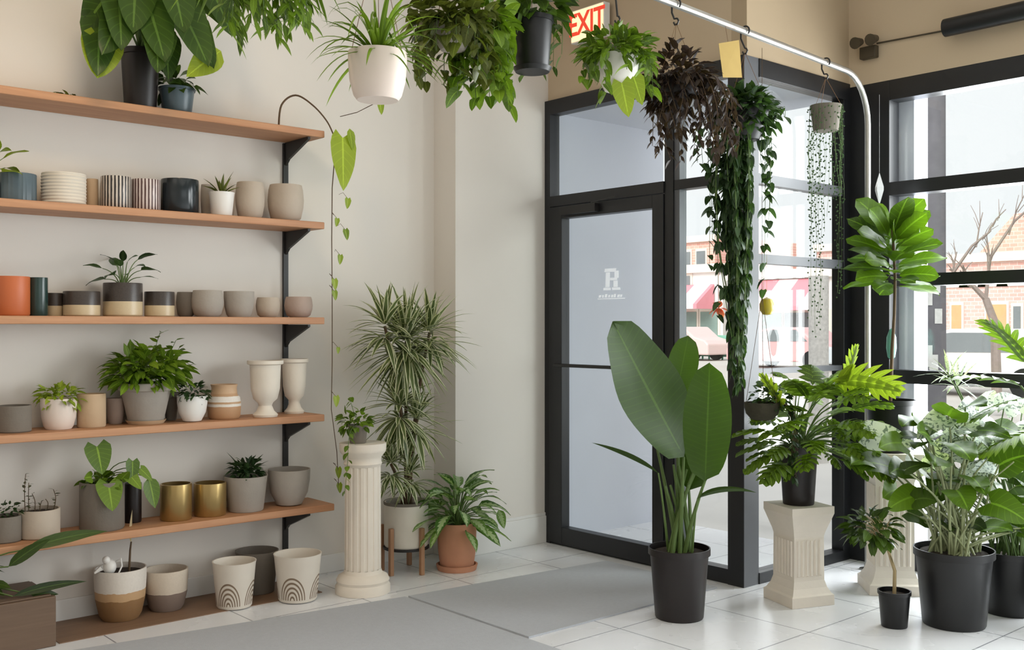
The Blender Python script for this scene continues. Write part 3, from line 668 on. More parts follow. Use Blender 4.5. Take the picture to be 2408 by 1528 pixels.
for i in range(14): leaf(mf, p + V((ru(-.02, .02), ru(-.05, .07), .004)), (ru(-.5, .5), ru(-1, 1), .35), ru(.03, .05), .02, 'ovate', .5, .2, 4, 0, None, 1)
solo('fallen_leaves', mf, L['olive'], 'small sprig of leaves lying on the left of the top shelf', 'leaves', p)
# ---- vine at the end of the top shelf
t = thing('hanging_vine', 'long thin vine arching off the right end of the top shelf with one large leaf', 'vine', PX(655, 285, -4.86)); mf, ms = MB(), MB()
base = PX(655, 290, -4.86); base.z = SZ[0] + .004
pts = [base, PX(662, 245, -4.84), PX(695, 222, -4.80), PX(735, 245, -4.74), PX(770, 285, -4.70), PX(790, 330, -4.69)]
sm = []
for i in range(5):
    a, b_, c_, d_ = pts[max(i - 1, 0)], pts[i], pts[i + 1], pts[min(i + 2, 5)]
    for k in range(6):
        q_ = k / 6; sm.append(.5 * (2 * b_ + (c_ - a) * q_ + (2 * a - 5 * b_ + 4 * c_ - d_) * q_ * q_ + (3 * b_ - a - 3 * c_ + d_) * q_ ** 3))
ms.tube(sm + [pts[-1]], .006, .004, 6)
leaf(mf, PX(806, 322, -4.69), (.15, -.08, -1), .29, .17, 'heart', .05, .1, 10, up=(1, 0, .1), r=.85, wave=.02)
leaf(mf, PX(822, 300, -4.69), (.1, .05, -.6), .12, .05, 'ovate', .3, .2, 6, up=(1, 0, .1), r=.6)
vp = [PX(790, 330, -4.69), PX(781, 440, -4.70), PX(780, 560, -4.70), PX(781, 690, -4.70), PX(781, 850, -4.72), PX(779, 960, -4.70), PX(792, 1060, -4.68), PX(797, 1150, -4.68)]
ms.tube(vp, .003, .002, 5)
for (px, py, L_) in ((818, 465, .05), (793, 512, .04), (812, 538, .05), (800, 598, .045), (786, 655, .05), (786, 682, .045), (795, 815, .03), (790, 930, .05), (795, 1098, .05), (797, 1135, .045)):
    a = PX(px, py, -4.68); q_ = min(vp, key=lambda v: (v - a).length); leaf(mf, a, (.1, ru(-.3, .3), -1), L_ * 1.15, L_ * .85, 'heart', .2, .2, 5, up=(1, 0, 0)); ms.tube([a, a + V((0, -.03, .03)), V((q_.x, (a.y + vp[2].y) / 2, a.z + .02))], .0012, segs=4)
ms.tube([PX(800, 272, -4.69), PX(840, 262, -4.3), PX(893, 235, -3.6)], .002, segs=4); leaf(mf, PX(893, 235, -3.6), (.1, .1, -1), .06, .04, 'heart', .2, .2, 5, up=(1, 0, 0))
build('foliage', mf, L['bright'], t); build('stems', ms, M['stem_d'], t)
# ================================================================== FLOOR POTS UNDER THE SHELVES
def floor_item(px, py): p = G(px, py); D = F * H / (py - CY); return V((p.x, p.y, .0008 if p.x > -4.5 else .0048)), D / F
FG = 'pots on the floor below the shelves'
p, s = floor_item(283, 1452); t = potted(p, 117 * s / 2, 118 * s, 'cup', 'dip_brown', 'white pot dipped in ochre holding a dried stem and a white bird ornament', 'potted_cutting', FG, .9)
mf, ms = MB(), MB(); r, h = 117 * s / 2, 118 * s
ms.tube([p + V((.03, .03, h * .9)), p + V((.03, .035, h + .08)), p + V((.03, .04, h + .12))], .006, .004, 6); leaf(mf, p + V((.03, .04, h + .11)), (0, .03, 1), .16, .035, 'lance', 0, .3, 6)
build('dried_leaf', mf, leafmat('pale dried leaf', rgb(190, 170, 130), rgb(216, 200, 168)), t); build('stems', ms, M['stem_d'], t)
b = MB(); c = p + V((-.0 + r * .35, -r * .55, h + .02)); b.ball(c, .03, sc=(1, 1, 1.2)); b.ball(c + V((.005, -.018, .035)), .018); b.tube([c + V((.0, -.04, .0)), c + V((0, -.07, -.02))], .012, .004, 6)
b.tube([c + V((.0, .03, .02)), c + V((.02, .045, .035)), c + V((.02, .05, 0)), c + V((.03, .02, -.05))], .004, segs=5); build('bird_ornament', b, M['white_c'], t)
p, s = floor_item(391, 1418); p = PX(391, 0, -4.865); p.z = .0048; solo('plant_pot', pot_mesh(p, 97 * s / 2, 92 * s, 'cup'), M['dip_grey'], 'cream pot dipped in grey-brown standing on the floor', 'pot', p, FG)
p, s = floor_item(551, 1424); solo('plant_pot', pot_mesh(p, 102 * s / 2, 106 * s, 'taper'), M['arches'], 'cream pot with incised rainbow arches, left one of two on the floor', 'pot', p, FG)
p, s = floor_item(700, 1408); solo('plant_pot', pot_mesh(p, 112 * s / 2, 108 * s, 'taper'), M['arches'], 'cream pot with incised rainbow arches, right one beside the white pedestal', 'pot', p, FG)
p, s = floor_item(604, 1385); p = PX(604, 0, -4.87); p.z = .0048; solo('plant_pot', pot_mesh(p, 100 * s / 2, 96 * s, 'taper'), M['grey_d'], 'tall grey pot standing behind the two arch-patterned pots', 'pot', p, FG)
# thin brown strip under the row and planter box at the corner
b = MB().box((-4.96, .78, .001), (-4.62, 1.44, .215)); b.box((-4.945, .795, .215), (-4.635, 1.425, .222))
t = thing('planter_box', 'brown wooden planter box with a dark leafy plant at the lower left corner', 'planter', (-4.79, 1.1, 0))
build('box', b, wood('aged brown wood', rgb(98, 78, 62), rgb(128, 104, 84), 'Y'), t, smooth=False, bevel=.006)
b = MB().lathe((-4.79, 1.1, .222), prof_pot(.13, .06, 'nursery'), 28); build('pot', b, M['blackpl'], t)
mf, ms = MB(), MB(); base = V((-4.77, 1.08, .27)); bush(mf, base + V((0.03, -.02, .05)), (.12, .18, .08), 120, .07, .045, 'ovate', inner=.2)
for px, py, d, L_, W in ((60, 1290, (.1, 1, .3), .34, .055), (30, 1400, (.1, 1, .25), .30, .04), (20, 1330, (.3, .6, .6), .2, .05), (70, 1395, (0, 1, .0), .12, .04)):
    a = PX(px, py, -4.66); ms.tube(curve(base, a, .2), .004, .003, 5); leaf(mf, a, d, L_, W, 'lance', .22, .2, 8, up=(1, 0, .5))
build('foliage', mf, L['deep'], t); build('stems', ms, M['stem'], t)
struct('trim_4', MB().box((-4.985, 1.46, 0.0), (-4.64, 2.76, .004)), wood('brown floor strip', rgb(120, 92, 70), rgb(150, 120, 96), 'Y'), 'thin brown strip on the floor below the shelves')  # thin sheet that gives the floor a brown strip along the wall
# ================================================================== PEDESTAL, STAND PLANTS
def fluted(c, r, h, base_r, capr, n=16):
    b = MB()
    mod = lambda a, k: 1 - .045 * (math.cos(n * a) > .3)
    b.lathe(c, [(0, 0), (base_r, 0), (base_r, .035), (base_r * .93, .05), (base_r * .97, .065), (base_r * .9, .085), (r * 1.1, .1), (r * 1.02, .12)], 48)
    b.lathe(c, [(r * 1.02, .12), (r, h - .12)], 128, mod)
    b.lathe(c, [(r, h - .12), (r * 1.08, h - .105), (r * 1.02, h - .09), (r * 1.06, h - .07), (capr, h - .045), (capr * 1.02, h - .03), (capr * 1.02, h), (0, h)], 48)
    return b
p, s = floor_item(848, 1380); p = V((-4.52, 2.93, .0008))
solo('fluted_pedestal', fluted(p, .092, .77, .142, .118), M['white_p'], 'tall round fluted white column pedestal beside the shelves', 'pedestal', p, 'classical plaster pedestals')
pt = V((-4.52, 2.93, .7716)); pt.y -= .03
t = potted(pt, .052, .095, 'taper', 'grey_d', 'small dark pot with trailing greenery on top of the round white pedestal', 'potted_foliage_plant', None)
mf, ms = MB(), MB(); bush(mf, pt + V((0, -.02, .11)), (.07, .085, .05), 90, .05, .025, 'ovate', inner=.2)
vine(mf, ms, [pt + V((0, 0, .1)), pt + V((.03, -.05, .18)), pt + V((.03, -.07, .24))], .02, .05, .03, 'ovate', droop=.3)
vine(mf, ms, [pt + V((0, 0, .1)), pt + V((.08, -.10, .06)), pt + V((.09, -.12, -.1)), pt + V((.08, -.13, -.24))], .03, .045, .03, 'ovate'); fin(t, mf, 'mid', ms)
# ---- dracaena on wooden stand
c = V((-4.74, 3.36, 0)); r = .125
t = thing('plant_stand', 'wooden three-legged stand with black ring holding the grey planter', 'plant stand', (c.x, c.y, 0))
for a in (-1.25, .05, 2.4, 3.9):
    x, y = c.x + math.cos(a) * (r + .014), c.y + math.sin(a) * (r + .014); b = MB().box((x - .012, y - .012, .0005), (x + .012, y + .012, .26)); build('leg', b, M['legwood'], t, smooth=False, bevel=.003)
b = MB().lathe(c, [(r - .02, .13), (r + .004, .13), (r + .004, .142), (r - .02, .142), (r - .02, .13)], 32); b.box((c.x - r, c.y - .012, .132), (c.x + r, c.y + .012, .141)); b.box((c.x - .012, c.y - r, .132), (c.x + .012, c.y + r, .141)); build('ring', b, M['steel'], t)
pc = V((c.x, c.y, .143)); t = potted(pc, .124, .25, 'cyl', 'cream_p', 'grey-white planter with a tall narrow-leaved variegated plant on a wooden stand', 'potted_dracaena', None)
b = MB().lathe(pc, [(.1255, .235), (.127, .24), (.127, .249), (.124, .252)], 32); build('rim', b, M['grey_d'], t)
mf, ms = MB(), MB(); s0 = pc + V((0, 0, .22))
def canes(tipx, tipy, x, n, L_, W, e0, seg=7):
    tp = PX(tipx, tipy, x); ms.tube(curve(s0 + V((ru(-.03, .03), ru(-.03, .03), 0)), tp, .05), .011, .008, 7)
    rosette(mf, tp - V((0, 0, .06)), n // 2, L_, W, 'lance', e0, 30, .55, .25, seg, .012, jit=.2); rosette(mf, tp + V((0, 0, .01)), n - n // 2, L_ * .9, W, 'lance', 0, 85, .45, .25, seg, .012, jit=.25)
canes(955, 800, -4.62, 130, .34, .034, -50); canes(905, 765, -4.62, 60, .26, .032, -35); canes(1010, 780, -4.6, 70, .28, .032, -35)
canes(940, 955, -4.60, 90, .26, .030, -70); canes(980, 985, -4.6, 50, .24, .028, -70); canes(920, 1090, -4.62, 70, .16, .024, -50); canes(965, 1110, -4.62, 50, .15, .024, -50)
fin(t, mf, 'varieg', ms, 'stem_d')
# ---- aglaonema in terracotta
p = V((-4.585, 3.60, .0008)); t = potted(p + V((0, 0, .012)), .112, .255, 'terra', 'terra', 'terracotta pot with a silver and green leafy plant, right of the wooden stand', 'potted_aglaonema', None, .93)
build('saucer', MB().lathe(p, [(0, 0), (.11, 0), (.118, .03), (.108, .032), (.1, .012), (0, .012)], 32), M['terra'], t)
mf, ms = MB(), MB(); dome(mf, ms, p + V((0, 0, .25)), p + V((0, .01, .30)), (.13, .14, .17), 62, .19, .072, 'lance', .7, -25, .004)
leaf(mf, PX(1172, 1196, -4.5), (.1, .35, -1), .12, .06, 'ovate', .1, .2, 6, r=1, up=(1, -.3, .2)); ms.tube(curve(p + V((0, 0, .26)), PX(1172, 1196, -4.5), .3), .003, .002, 5)
fin(t, mf, 'silverc', ms)
# ================================================================== BIRD OF PARADISE
p = V((-3.14, 3.80, .0008)); D0 = p.dot(FW); r = .146
t = potted(p, r, .33, 'nursery', 'brownpl', 'dark brown pot with tall paddle-leaved plant in front of the corner column', 'potted_bird_of_paradise', None, .93)
TO = -(FW)  # towards the viewer side
def bop(px, py, dD, d, L_, W, droop, up, r_, base_off=(0, 0), n=12, kind='paddle', fold=.12, wave=.045, sr=.012):
    tip = P(px, py, D0 + dD); b0 = p + V((base_off[0], base_off[1], .30))
    m = (b0 + tip) / 2 + V((0, 0, .05)); pts = [b0 * (1 - q) ** 2 + m * 2 * q * (1 - q) + tip * q * q for q in [i / 7 for i in range(8)]]
    build('leaf_stalk', MB().tube(pts, sr, sr * .5, 8), M['stem'], t)
    mb = MB(); leaf(mb, tip, d, L_, W, kind, droop, fold, n, 0, r_, 2, wave, up); build('leaf', mb, L['paddle'], t)
S_ = RT
bop(1608, 1072, -.06, S_ * -.50 + V((0, 0, .9)) + TO * .1, .72, .35, -.05, TO * 1 + S_ * .5 + V((0, 0, .25)), .35, (.02, -.02), 16)
bop(1658, 1128, -.12, S_ * -.0 + V((0, 0, 1)) + TO * .2, .56, .22, .05, TO + S_ * -.3, .6, (.03, .0), 14)
bop(1590, 930, .1, S_ * .2 + V((0, 0, 1)), .30, .15, .0, TO, 1.0, (-.01, .02))
bop(1545, 1052, .12, S_ * -.12 + V((0, 0, 1)), .2, .07, .0, TO + S_ * .6, 1.0, (-.02, .01))
bop(1548, 1110, -.1, S_ * -.8 + V((0, 0, .45)), .34, .06, .12, V((0, 0, 1)), .2, (-.05, -.02), 10, 'lance', .7, 0, .007)
bop(1640, 1170, -.1, S_ * .9 + V((0, 0, .35)), .28, .07, .35, V((0, 0, 1)), .2, (.06, .02), 10, 'lance', .6, 0, .006)
bop(1620, 1150, .05, S_ * .3 + V((0, 0, 1)) + TO * -.2, .46, .2, .1, TO + S_ * -.6, .3, (.04, .04), 14)
for i in range(9):
    a = ru(0, 6.28); b0 = p + V((math.cos(a) * .05, math.sin(a) * .05, .30)); tp = P(ru(1560, 1640), ru(1060, 1150), D0 + ru(-.06, .1))
    build('leaf_stalk', MB().tube(curve(b0, tp, .02), .012, .006, 7), M['stem'], t)
# ================================================================== RIGHT GROUP
def square_pedestal(c, w_, h_, rot):
    b = MB(); m3 = Matrix.Rotation(rot, 3, 'Z'); c = V(c)
    def ring(hw, z): return [b.vert(c + m3 @ V((sx * hw, sy * hw, z))) for sx, sy in ((-1, -1), (1, -1), (1, 1), (-1, 1))]
    prof = [(w_ * .5, 0), (w_ * .5, .05), (w_ * .46, .058), (w_ * .4, .085), (w_ * .36, .12), (w_ * .355, h_ - .15), (w_ * .38, h_ - .125), (w_ * .48, h_ - .05), (w_ * .5, h_ - .035), (w_ * .5, h_)]
    rs = [ring(*q) for q in prof]; b.face(rs[0][::-1]); b.face(rs[-1])
    for A, B in zip(rs, rs[1:]):
        for j in range(4): b.face([A[j], A[(j + 1) % 4], B[(j + 1) % 4], B[j]])
    for sd in range(4):                                              # raised flutes on the shaft
        mr = Matrix.Rotation(rot + sd * math.pi / 2, 3, 'Z')
        for i in range(6):
            x = (-.5 + (i + .5) / 6) * w_ * .62; a = w_ * .035; y = -w_ * .357
            pts = [c + mr @ V(q) for q in ((x - a, y, .14), (x + a, y, .14), (x + a * .5, y - .006, .145), (x - a * .5, y - .006, .145))]
            b.prism(pts, (0, 0, h_ - .31))
    return b
p = V((-2.93, 4.47, .0008)); sh = .485
solo('square_pedestal', square_pedestal(p, .245, sh, TH + .35), M['white_p'], 'short square fluted white pedestal in front of the side glazing', 'pedestal', p, 'classical plaster pedestals', smooth=False)
pp = V((-2.93, 4.47, sh + .0016)); t = potted(pp, .098, .29, 'nursery', 'brownpl', 'dark pot with bushy cut-leaf greenery on the short square pedestal', 'potted_philodendron', None, .93)
mf, ms = MB(), MB(); c0 = pp + V((.06, .03, .34))
dome(mf, ms, pp + V((0, 0, .27)), c0, (.22, .24, .26), 46, .19, .15, split=True, droop=.5, emin=-30, sr=.004)
dome(mf, ms, pp + V((0, 0, .27)), c0 + V((0, 0, -.06)), (.2, .2, .12), 26, .16, .12, split=True, droop=.8, emin=-40, sr=.004)
fin(t, mf, 'mid', ms)
mf = MB()
splitleaf(mf, P(1955, 893, 5.0), RT * 1 + V((0, 0, .12)), .36, .26, 7, .35, -.9, .2, .9); splitleaf(mf, P(1990, 905, 4.98), RT * .25 + V((0, 0, 1)), .2, .2, 6, .1, 0, .22, .8)
splitleaf(mf, P(1840, 960, 4.95), RT * -.4 + V((0, 0, .8)), .2, .18, 6, .2, .2, .2, .8)
o = build('young_leaves', mf, L['bright'], t); o['label'] = 'bright lime cut leaves'
# fiddle-leaf fig standing on the far white pedestal
p = V((-2.74, 5.02, .0008)); solo('square_pedestal', square_pedestal(p, .27, .72, TH - .1), M['white_p'], 'taller white pedestal behind the small black pot, half hidden by leaves', 'pedestal', p, 'classical plaster pedestals', smooth=False)
pp = V((-2.74, 5.02, .7216)); t = potted(pp, .128, .27, 'nursery', 'blackpl', 'black pot with a slim tree of fiddle-shaped leaves before the window corner', 'potted_fiddle_leaf_fig', None)
mf, ms = MB(), MB(); D1 = pp.dot(FW); top = P(2105, 650, D1)
ms.tube([pp + V((0, 0, .24)), P(2098, 820, D1), P(2103, 740, D1), top, P(2100, 560, D1), P(2095, 500, D1)], .010, .006, 8)
for i in range(44):
    f = i / 43; q_ = P(2103 - 8 * f, 672 - 140 * f, D1); a = 2.399 * i; e = .0 + 1.0 * f
    leaf(mf, q_ + V((math.cos(a), math.sin(a), 0)) * .03, (math.cos(a) * math.cos(e), math.sin(a) * math.cos(e), math.sin(e)), ru(.18, .25), ru(.11, .15), 'fiddle', .3, .12, 8, ru(-.3, .3), None, 2, .05, V((0, 0, 1)) - FW * (.4 + f))
fin(t, mf, 'round', ms, 'stem_d')
# small pot with a little tree
p, s = floor_item(2103, 1470); t = potted(p, 38 * s, 84 * s, 'nursery', 'blackpl', 'very small black pot with a bare-stemmed little tree of dark leaves, floor', 'potted_sapling', None)
mf, ms = MB(), MB(); D1 = p.dot(FW); ms.tube([p + V((0, 0, .14)), P(2104, 1340, D1), P(2085, 1280, D1), P(2070, 1255, D1)], .009, .006, 7)
dome(mf, ms, P(2072, 1262, D1), P(2056, 1238, D1), (.1, .1, .06), 40, .085, .05, 'ovate', .6, -60, .002); bush(mf, P(2050, 1240, D1), (.11, .11, .06), 70, .07, .04, 'ovate', inner=.1)
leaf(mf, P(2090, 1300, D1), (.3, .2, -.6), .05, .03, 'ovate'); fin(t, mf, 'deep', ms, 'stem_t')
# large black pot
p, s = floor_item(2243, 1465); t = potted(p, 90 * s, 178 * s, 'nursery', 'blackpl', 'very large black nursery pot crowded with stems and round leaves, lower right', 'potted_foliage_plant', None, .95)
mf, mg, ms = MB(), MB(), MB(); D1 = p.dot(FW); b0 = p + V((0, 0, .33))
TG = [(2110, 1150, .1), (2150, 1165, .0), (2090, 1095, .1), (2060, 1080, .15), (2120, 1040, .0), (2200, 1070, -.05), (2180, 1000, .05), (2150, 985, .1), (2230, 975, 0), (2270, 955, .05), (2190, 1030, -.1), (2240, 1040, -.1), (2300, 1010, -.1), (2350, 1090, -.05),
      (2390, 1140, .0), (2400, 1240, -.1), (2330, 1180, -.15), (2285, 1120, -.1), (2250, 1150, -.15), (2215, 1130, .1), (2370, 1200, .1), (2310, 1240, -.12), (2170, 1100, .15), (2130, 1100, .1), (2260, 1080, .1), (2420, 1180, 0), (2350, 1000, .1), (2390, 1030, .1)]
for i, (px, py, dd) in enumerate(TG):
    tp = P(px, py, D1 + dd); ms.tube(curve(b0 + V((ru(-.09, .09), ru(-.09, .09), 0)), tp, .15), .006, .004, 6)
    d = RT * (px - 2245) / 220 + V((ru(-.2, .2), ru(-.2, .2), ru(-.1, .4))) - FW * .35
    k = ru(.8, 1.15); (leaf(mf, tp, d, .175 * k, .165 * k, 'heart', .4, .1, 8, ru(-.3, .3), .95 if i < 2 or i in (4, 8) else ru(0, .6), 2, .04, V((0, 0, 1)) - FW * .8))
for i in range(40):
    tp = P(ru(2120, 2400), ru(1020, 1260), D1 + ru(-.15, .15)); ms.tube(curve(b0 + V((ru(-.1, .1), ru(-.1, .1), 0)), tp, ru(.0, .2)), .006, .0035, 6)
    if i % 2 == 0: leaf(mg, tp, V((ru(-1, 1), ru(-1, 1), ru(-.2, .7))) - FW * .3, ru(.1, .15), ru(.09, .13), 'heart', .5, .12, 7, ru(-.5, .5), None, 2, .04, V((0, 0, 1)) - FW * .6)
fin(t, mf, 'round', ms, 'stem_pale'); build('dark_leaves', mg, L['deep'], t)
# silver plant behind the big pot
p = V((-2.15, 5.06, .0008)); t = potted(p, .15, .3, 'nursery', 'blackpl', 'pot of silvery grey-leaved plant behind the very large black pot', 'potted_silver_plant', None)
mf, ms = MB(), MB(); D1 = p.dot(FW)
for i in range(64):
    tp = P(ru(2190, 2480), ru(930, 1200), D1 + ru(-.2, .15)); ms.tube(curve(p + V((ru(-.08, .08), ru(-.08, .08), .27)), tp, .15), .004, .003, 5)
    leaf(mf, tp, V((ru(-1, 1), ru(-1, 1), ru(-.3, .6))) - FW * .5, ru(.13, .2), ru(.10, .15), 'heart', .5, .12, 7, ru(-.5, .5), None, 2, .04, V((0, 0, 1)) - FW * .8)
for c in ((2232, 880), (2250, 905)): 
    tp = P(c[0], c[1], D1 + .05); ms.tube(curve(p + V((0, 0, .27)), tp, .05), .005, .004, 5); rosette(mf, tp, 16, .15, .014, 'lance', -20, 80, .3, .3, 5)
tp = P(2035, 1020, 4.9); leaf(mf, tp, RT + V((0, 0, -.1)) - FW * .1, .24, .16, 'heart', .1, .1, 8, 0, .9, 2, .04, -FW + V((0, 0, .4))); ms.tube(curve(p + V((0, 0, .27)), tp, .1), .004, .003, 5)
fin(t, mf, 'silver', ms)
# palm-like plant at the right edge
p = V((-1.80, 5.02, .0008)); t = potted(p, .16, .34, 'nursery', 'blackpl', 'plant with pale green split fronds entering at the right edge by the window', 'potted_split_leaf_plant', None)
mf, ms = MB(), MB(); D1 = p.dot(FW)
for (px, py, dx, dz, L_, W) in ((2400, 905, -1, .4, .34, .3), (2420, 860, -.5, .8, .3, .3), (2440, 930, -1, -.1, .34, .26), (2470, 900, .5, .6, .3, .26), (2440, 1010, -.6, -.1, .3, .26)):
    tp = P(px, py, D1 - .05); ms.tube(curve(p + V((0, 0, .3)), tp, .2), .007, .005, 6); splitleaf(mf, tp, RT * dx + V((0, 0, dz)), L_, W, 8, .35, ru(-.3, .3), .13)
fin(t, mf, 'lime', ms)
# dark bowl with ivy hung in front of the column
c = P(1792, 985, 4.98); t = thing('hanging_bowl', 'dark woven bowl with wiry greenery hanging right of the corner column', 'hanging planter', c)
b = MB().lathe(c, prof_pot(.085, .085, 'bowl'), 32, lambda a, k: 1 + .02 * math.cos(20 * a)); build('bowl', b, plain('dark woven fibre', rgb(62, 58, 44), .9, .3, 60, bmp=.5), t)
mf, ms = MB(), MB(); bush(mf, c + V((.02, .03, .11)), (.09, .09, .06), 110, .04, .024, 'ovate', inner=.1)
for k in range(6): vine(mf, ms, [c + V((.05, .05, .08)), c + V((.10, .07 + .005 * k, .06)), c + V((.11, .09 + .01 * k, -.07)), c + V((.10, .09 + .008 * k, -.2 - .02 * k))], .018, .035, .018, 'ovate')
for a in (0, 2.1, 4.2): ms.tube([c + V((math.cos(a) * .083, math.sin(a) * .083, .085)), c + V((0, 0, .6)), V((c.x, c.y, 2.72))] , .0015, segs=4)
fin(t, mf, 'dim', ms, 'stem_d')
# ================================================================== PIPE AND HANGING PLANTS
ZP = 2.77
def pipe_at(y): return V((-2.936 - .0856 * (y - 4.0), y, ZP))
pts = [pipe_at(y) for y in (-.6, 1, 2.5, 4, 5.08)]; e = pipe_at(5.08)
vx, vy = -3.05, 5.34
for i in range(1, 9):
    a = i / 8 * math.pi / 2; pts.append(V((e.x + (vx - e.x) * math.sin(a), e.y + (vy - e.y) * math.sin(a), ZP - .26 * (1 - math.cos(a)))))
pts += [V((vx, vy, z)) for z in (2.3, 1.5, .7, .0)]
t = thing('hanging_rail', 'galvanised pipe rail running overhead then bending down to the floor in the corner', 'rail', (vx, vy, 0))
build('pipe', MB().tube(pts, .0165, segs=14), M['galv'], t)
build('flange', MB().lathe((vx, vy, .0005), [(0, 0), (.045, 0), (.045, .006), (.02, .01), (.02, .03)], 20), M['galv'], t)
for y in (0.2, 3.0):
    q_ = pipe_at(y); b = MB().tube([q_, V((q_.x, q_.y, 3.6))], .006, segs=8); b.tube([q_ + V((-.0, -.02, 0)), q_ + V((0, .02, 0))], .022, segs=12); build('drop_rod', b, M['galv'], t)
def hook(y, label, drop=.14):
    q_ = pipe_at(y); b = MB(); pp_ = []
    for i in range(9):
        a = math.radians(-60 + 30 * i); pp_.append(q_ + V((math.cos(a) * .024, 0, math.sin(a) * .024)))
    # over the pipe then straight down and up into a small lower hook
    pp_ = [q_ + V((math.cos(math.radians(a)) * .024, 0, math.sin(math.radians(a)) * .024)) for a in range(-40, 181, 20)]
    pp_ += [q_ + V((-.024, 0, -.03)), q_ + V((-.01, 0, -.06)), q_ + V((0, 0, -drop))]
    pp_ += [q_ + V((math.cos(math.radians(a)) * .014 + .0, 0, -drop - .014 + math.sin(math.radians(a)) * .014)) for a in (60, 0, -60, -120, -180)]
    b.tube(pp_, .0042, segs=6)
    solo('s_hook', b, M['steel'], label, 'hook', q_, 'black hooks on the overhead pipe'); return q_ + V((0, 0, -drop - .02))
def hanger(ms, pot_c, r, z_rim, top, n=3, rr=.0012):
    for i in range(n):
        a = i * 2 * math.pi / n + .4; ms.tube([V((pot_c.x + math.cos(a) * r, pot_c.y + math.sin(a) * r, z_rim)), top], rr, segs=4)
def yfor(px):
    # y on the pipe for a pixel column
    y = 3.0
    for _ in range(30):
        q_ = pipe_at(y); cur = CX + F * q_.dot(RT) / q_.dot(FW); y += (px - cur) / 900.0
    return y
def hplant(px, ytop, ybot, wpx, kind, mat, label, name, drop=.14, hl='black hook'):
    y = yfor(px); top = hook(y, hl, drop); q_ = pipe_at(y); D = q_.dot(FW); s = D / F
    h = (ybot - ytop) * s; r = wpx * s / 2; c = V((q_.x, q_.y, H + (CY - ybot) * s))
    t = thing(name, label, 'hanging plant', c, 'hanging plants on the overhead pipe'); build('pot', pot_mesh(c, r, h, kind), M[mat], t); put_soil(t, c, r * .9, h)
    cm = MB(); hanger(cm, c, r * .97, c.z + h * .97, top); build('hanger_cords', cm, M['cord'], t)
    return t, c, s, r, h, D
# 1 strap-leaved, pot above the frame
t, c, s, r, h, D = hplant(628, -120, -30, 130, 'nursery', 'blackpl', 'hanging plant with narrow drooping leaves between the top shelf plant and the pale hanging pot', 'hanging_foliage_plant', hl='black hook over the narrow-leaved plant, leftmost on the pipe')
mf, ms = MB(), MB(); cc = c + V((0, 0, h))
rosette(mf, cc, 70, .26, .022, 'lance', -10, 60, 1.3, .3, 8, .05, jit=.35)
for i in range(26):
    a = i * 2.399; o_ = V((math.cos(a) * .07, math.sin(a) * .07, 0)); tp = cc + o_ * 1.4
    L__ = ru(.12, .24); vine(mf, ms, [cc + o_, tp + V((0, 0, .0)), tp + o_ * .2 + V((0, 0, -L__ * .5)), tp + o_ * .2 + V((0, 0, -L__))], .02, .085, .02, 'lance', droop=.8)
fin(t, mf, 'mid', ms)
# 2 spider plant
t, c, s, r, h, D = hplant(888, 122, 234, 138, 'cup', 'blush_c', 'pale blush hanging pot with an arching spider plant', 'hanging_spider_plant', hl='black hook over the spider plant')
mf = MB(); cc = c + V((0, 0, h * .9)); rosette(mf, cc, 54, .26, .014, 'strap', 8, 85, .95, .35, 9, .02, jit=.3); rosette(mf, cc, 14, .24, .02, 'strap', 40, 80, .5, .35, 9, .02); fin(t, mf, 'lime')
# 3 pothos with grey pot
t, c, s, r, h, D = hplant(1065, 50, 118, 96, 'bowl', 'grey_c', 'grey hanging pot almost hidden by dense pothos vines', 'hanging_pothos', hl='black hook over the pothos with the grey pot')
mf, ms = MB(), MB(); cc = c + V((0, 0, h)); bush(mf, cc + V((0, 0, .02)), (.15, .16, .09), 170, .06, .045, 'heart', inner=.2, seg=5)
for i in range(26):
    a = i * 2.399; o_ = V((math.cos(a) * r, math.sin(a) * r, 0)); ln = ru(.06, .2); vine(mf, ms, [cc + o_ * .6, cc + o_ * 1.5, cc + o_ * 1.7 + V((0, 0, -ln * .5)), cc + o_ * 1.7 + V((0, 0, -ln))], .028, .062, .045, seg=5)
fin(t, mf, 'olive', ms)
t, c, s, r, h, D = hplant(1135, 60, 110, 74, 'bowl', 'grey_d', 'hanging plant with fresh green heart leaves trailing left of the black hanging pot', 'hanging_pothos', hl='black hook over the green trailing leaves beside the black hanging pot')
mf, ms = MB(), MB(); cc = c + V((0, 0, h)); bush(mf, cc + V((0, 0, .02)), (.11, .12, .08), 90, .06, .045, 'heart', inner=.2, seg=5)
for i in range(22):
    a = i * 2.399; o_ = V((math.cos(a) * r, math.sin(a) * r, 0)); ln = ru(.1, .27); vine(mf, ms, [cc + o_ * .6, cc + o_ * 1.5, cc + o_ * 1.6 + V((0, 0, -ln * .5)), cc + o_ * 1.6 + V((0, 0, -ln))], .035, .075, .055, seg=5)
fin(t, mf, 'lime', ms)
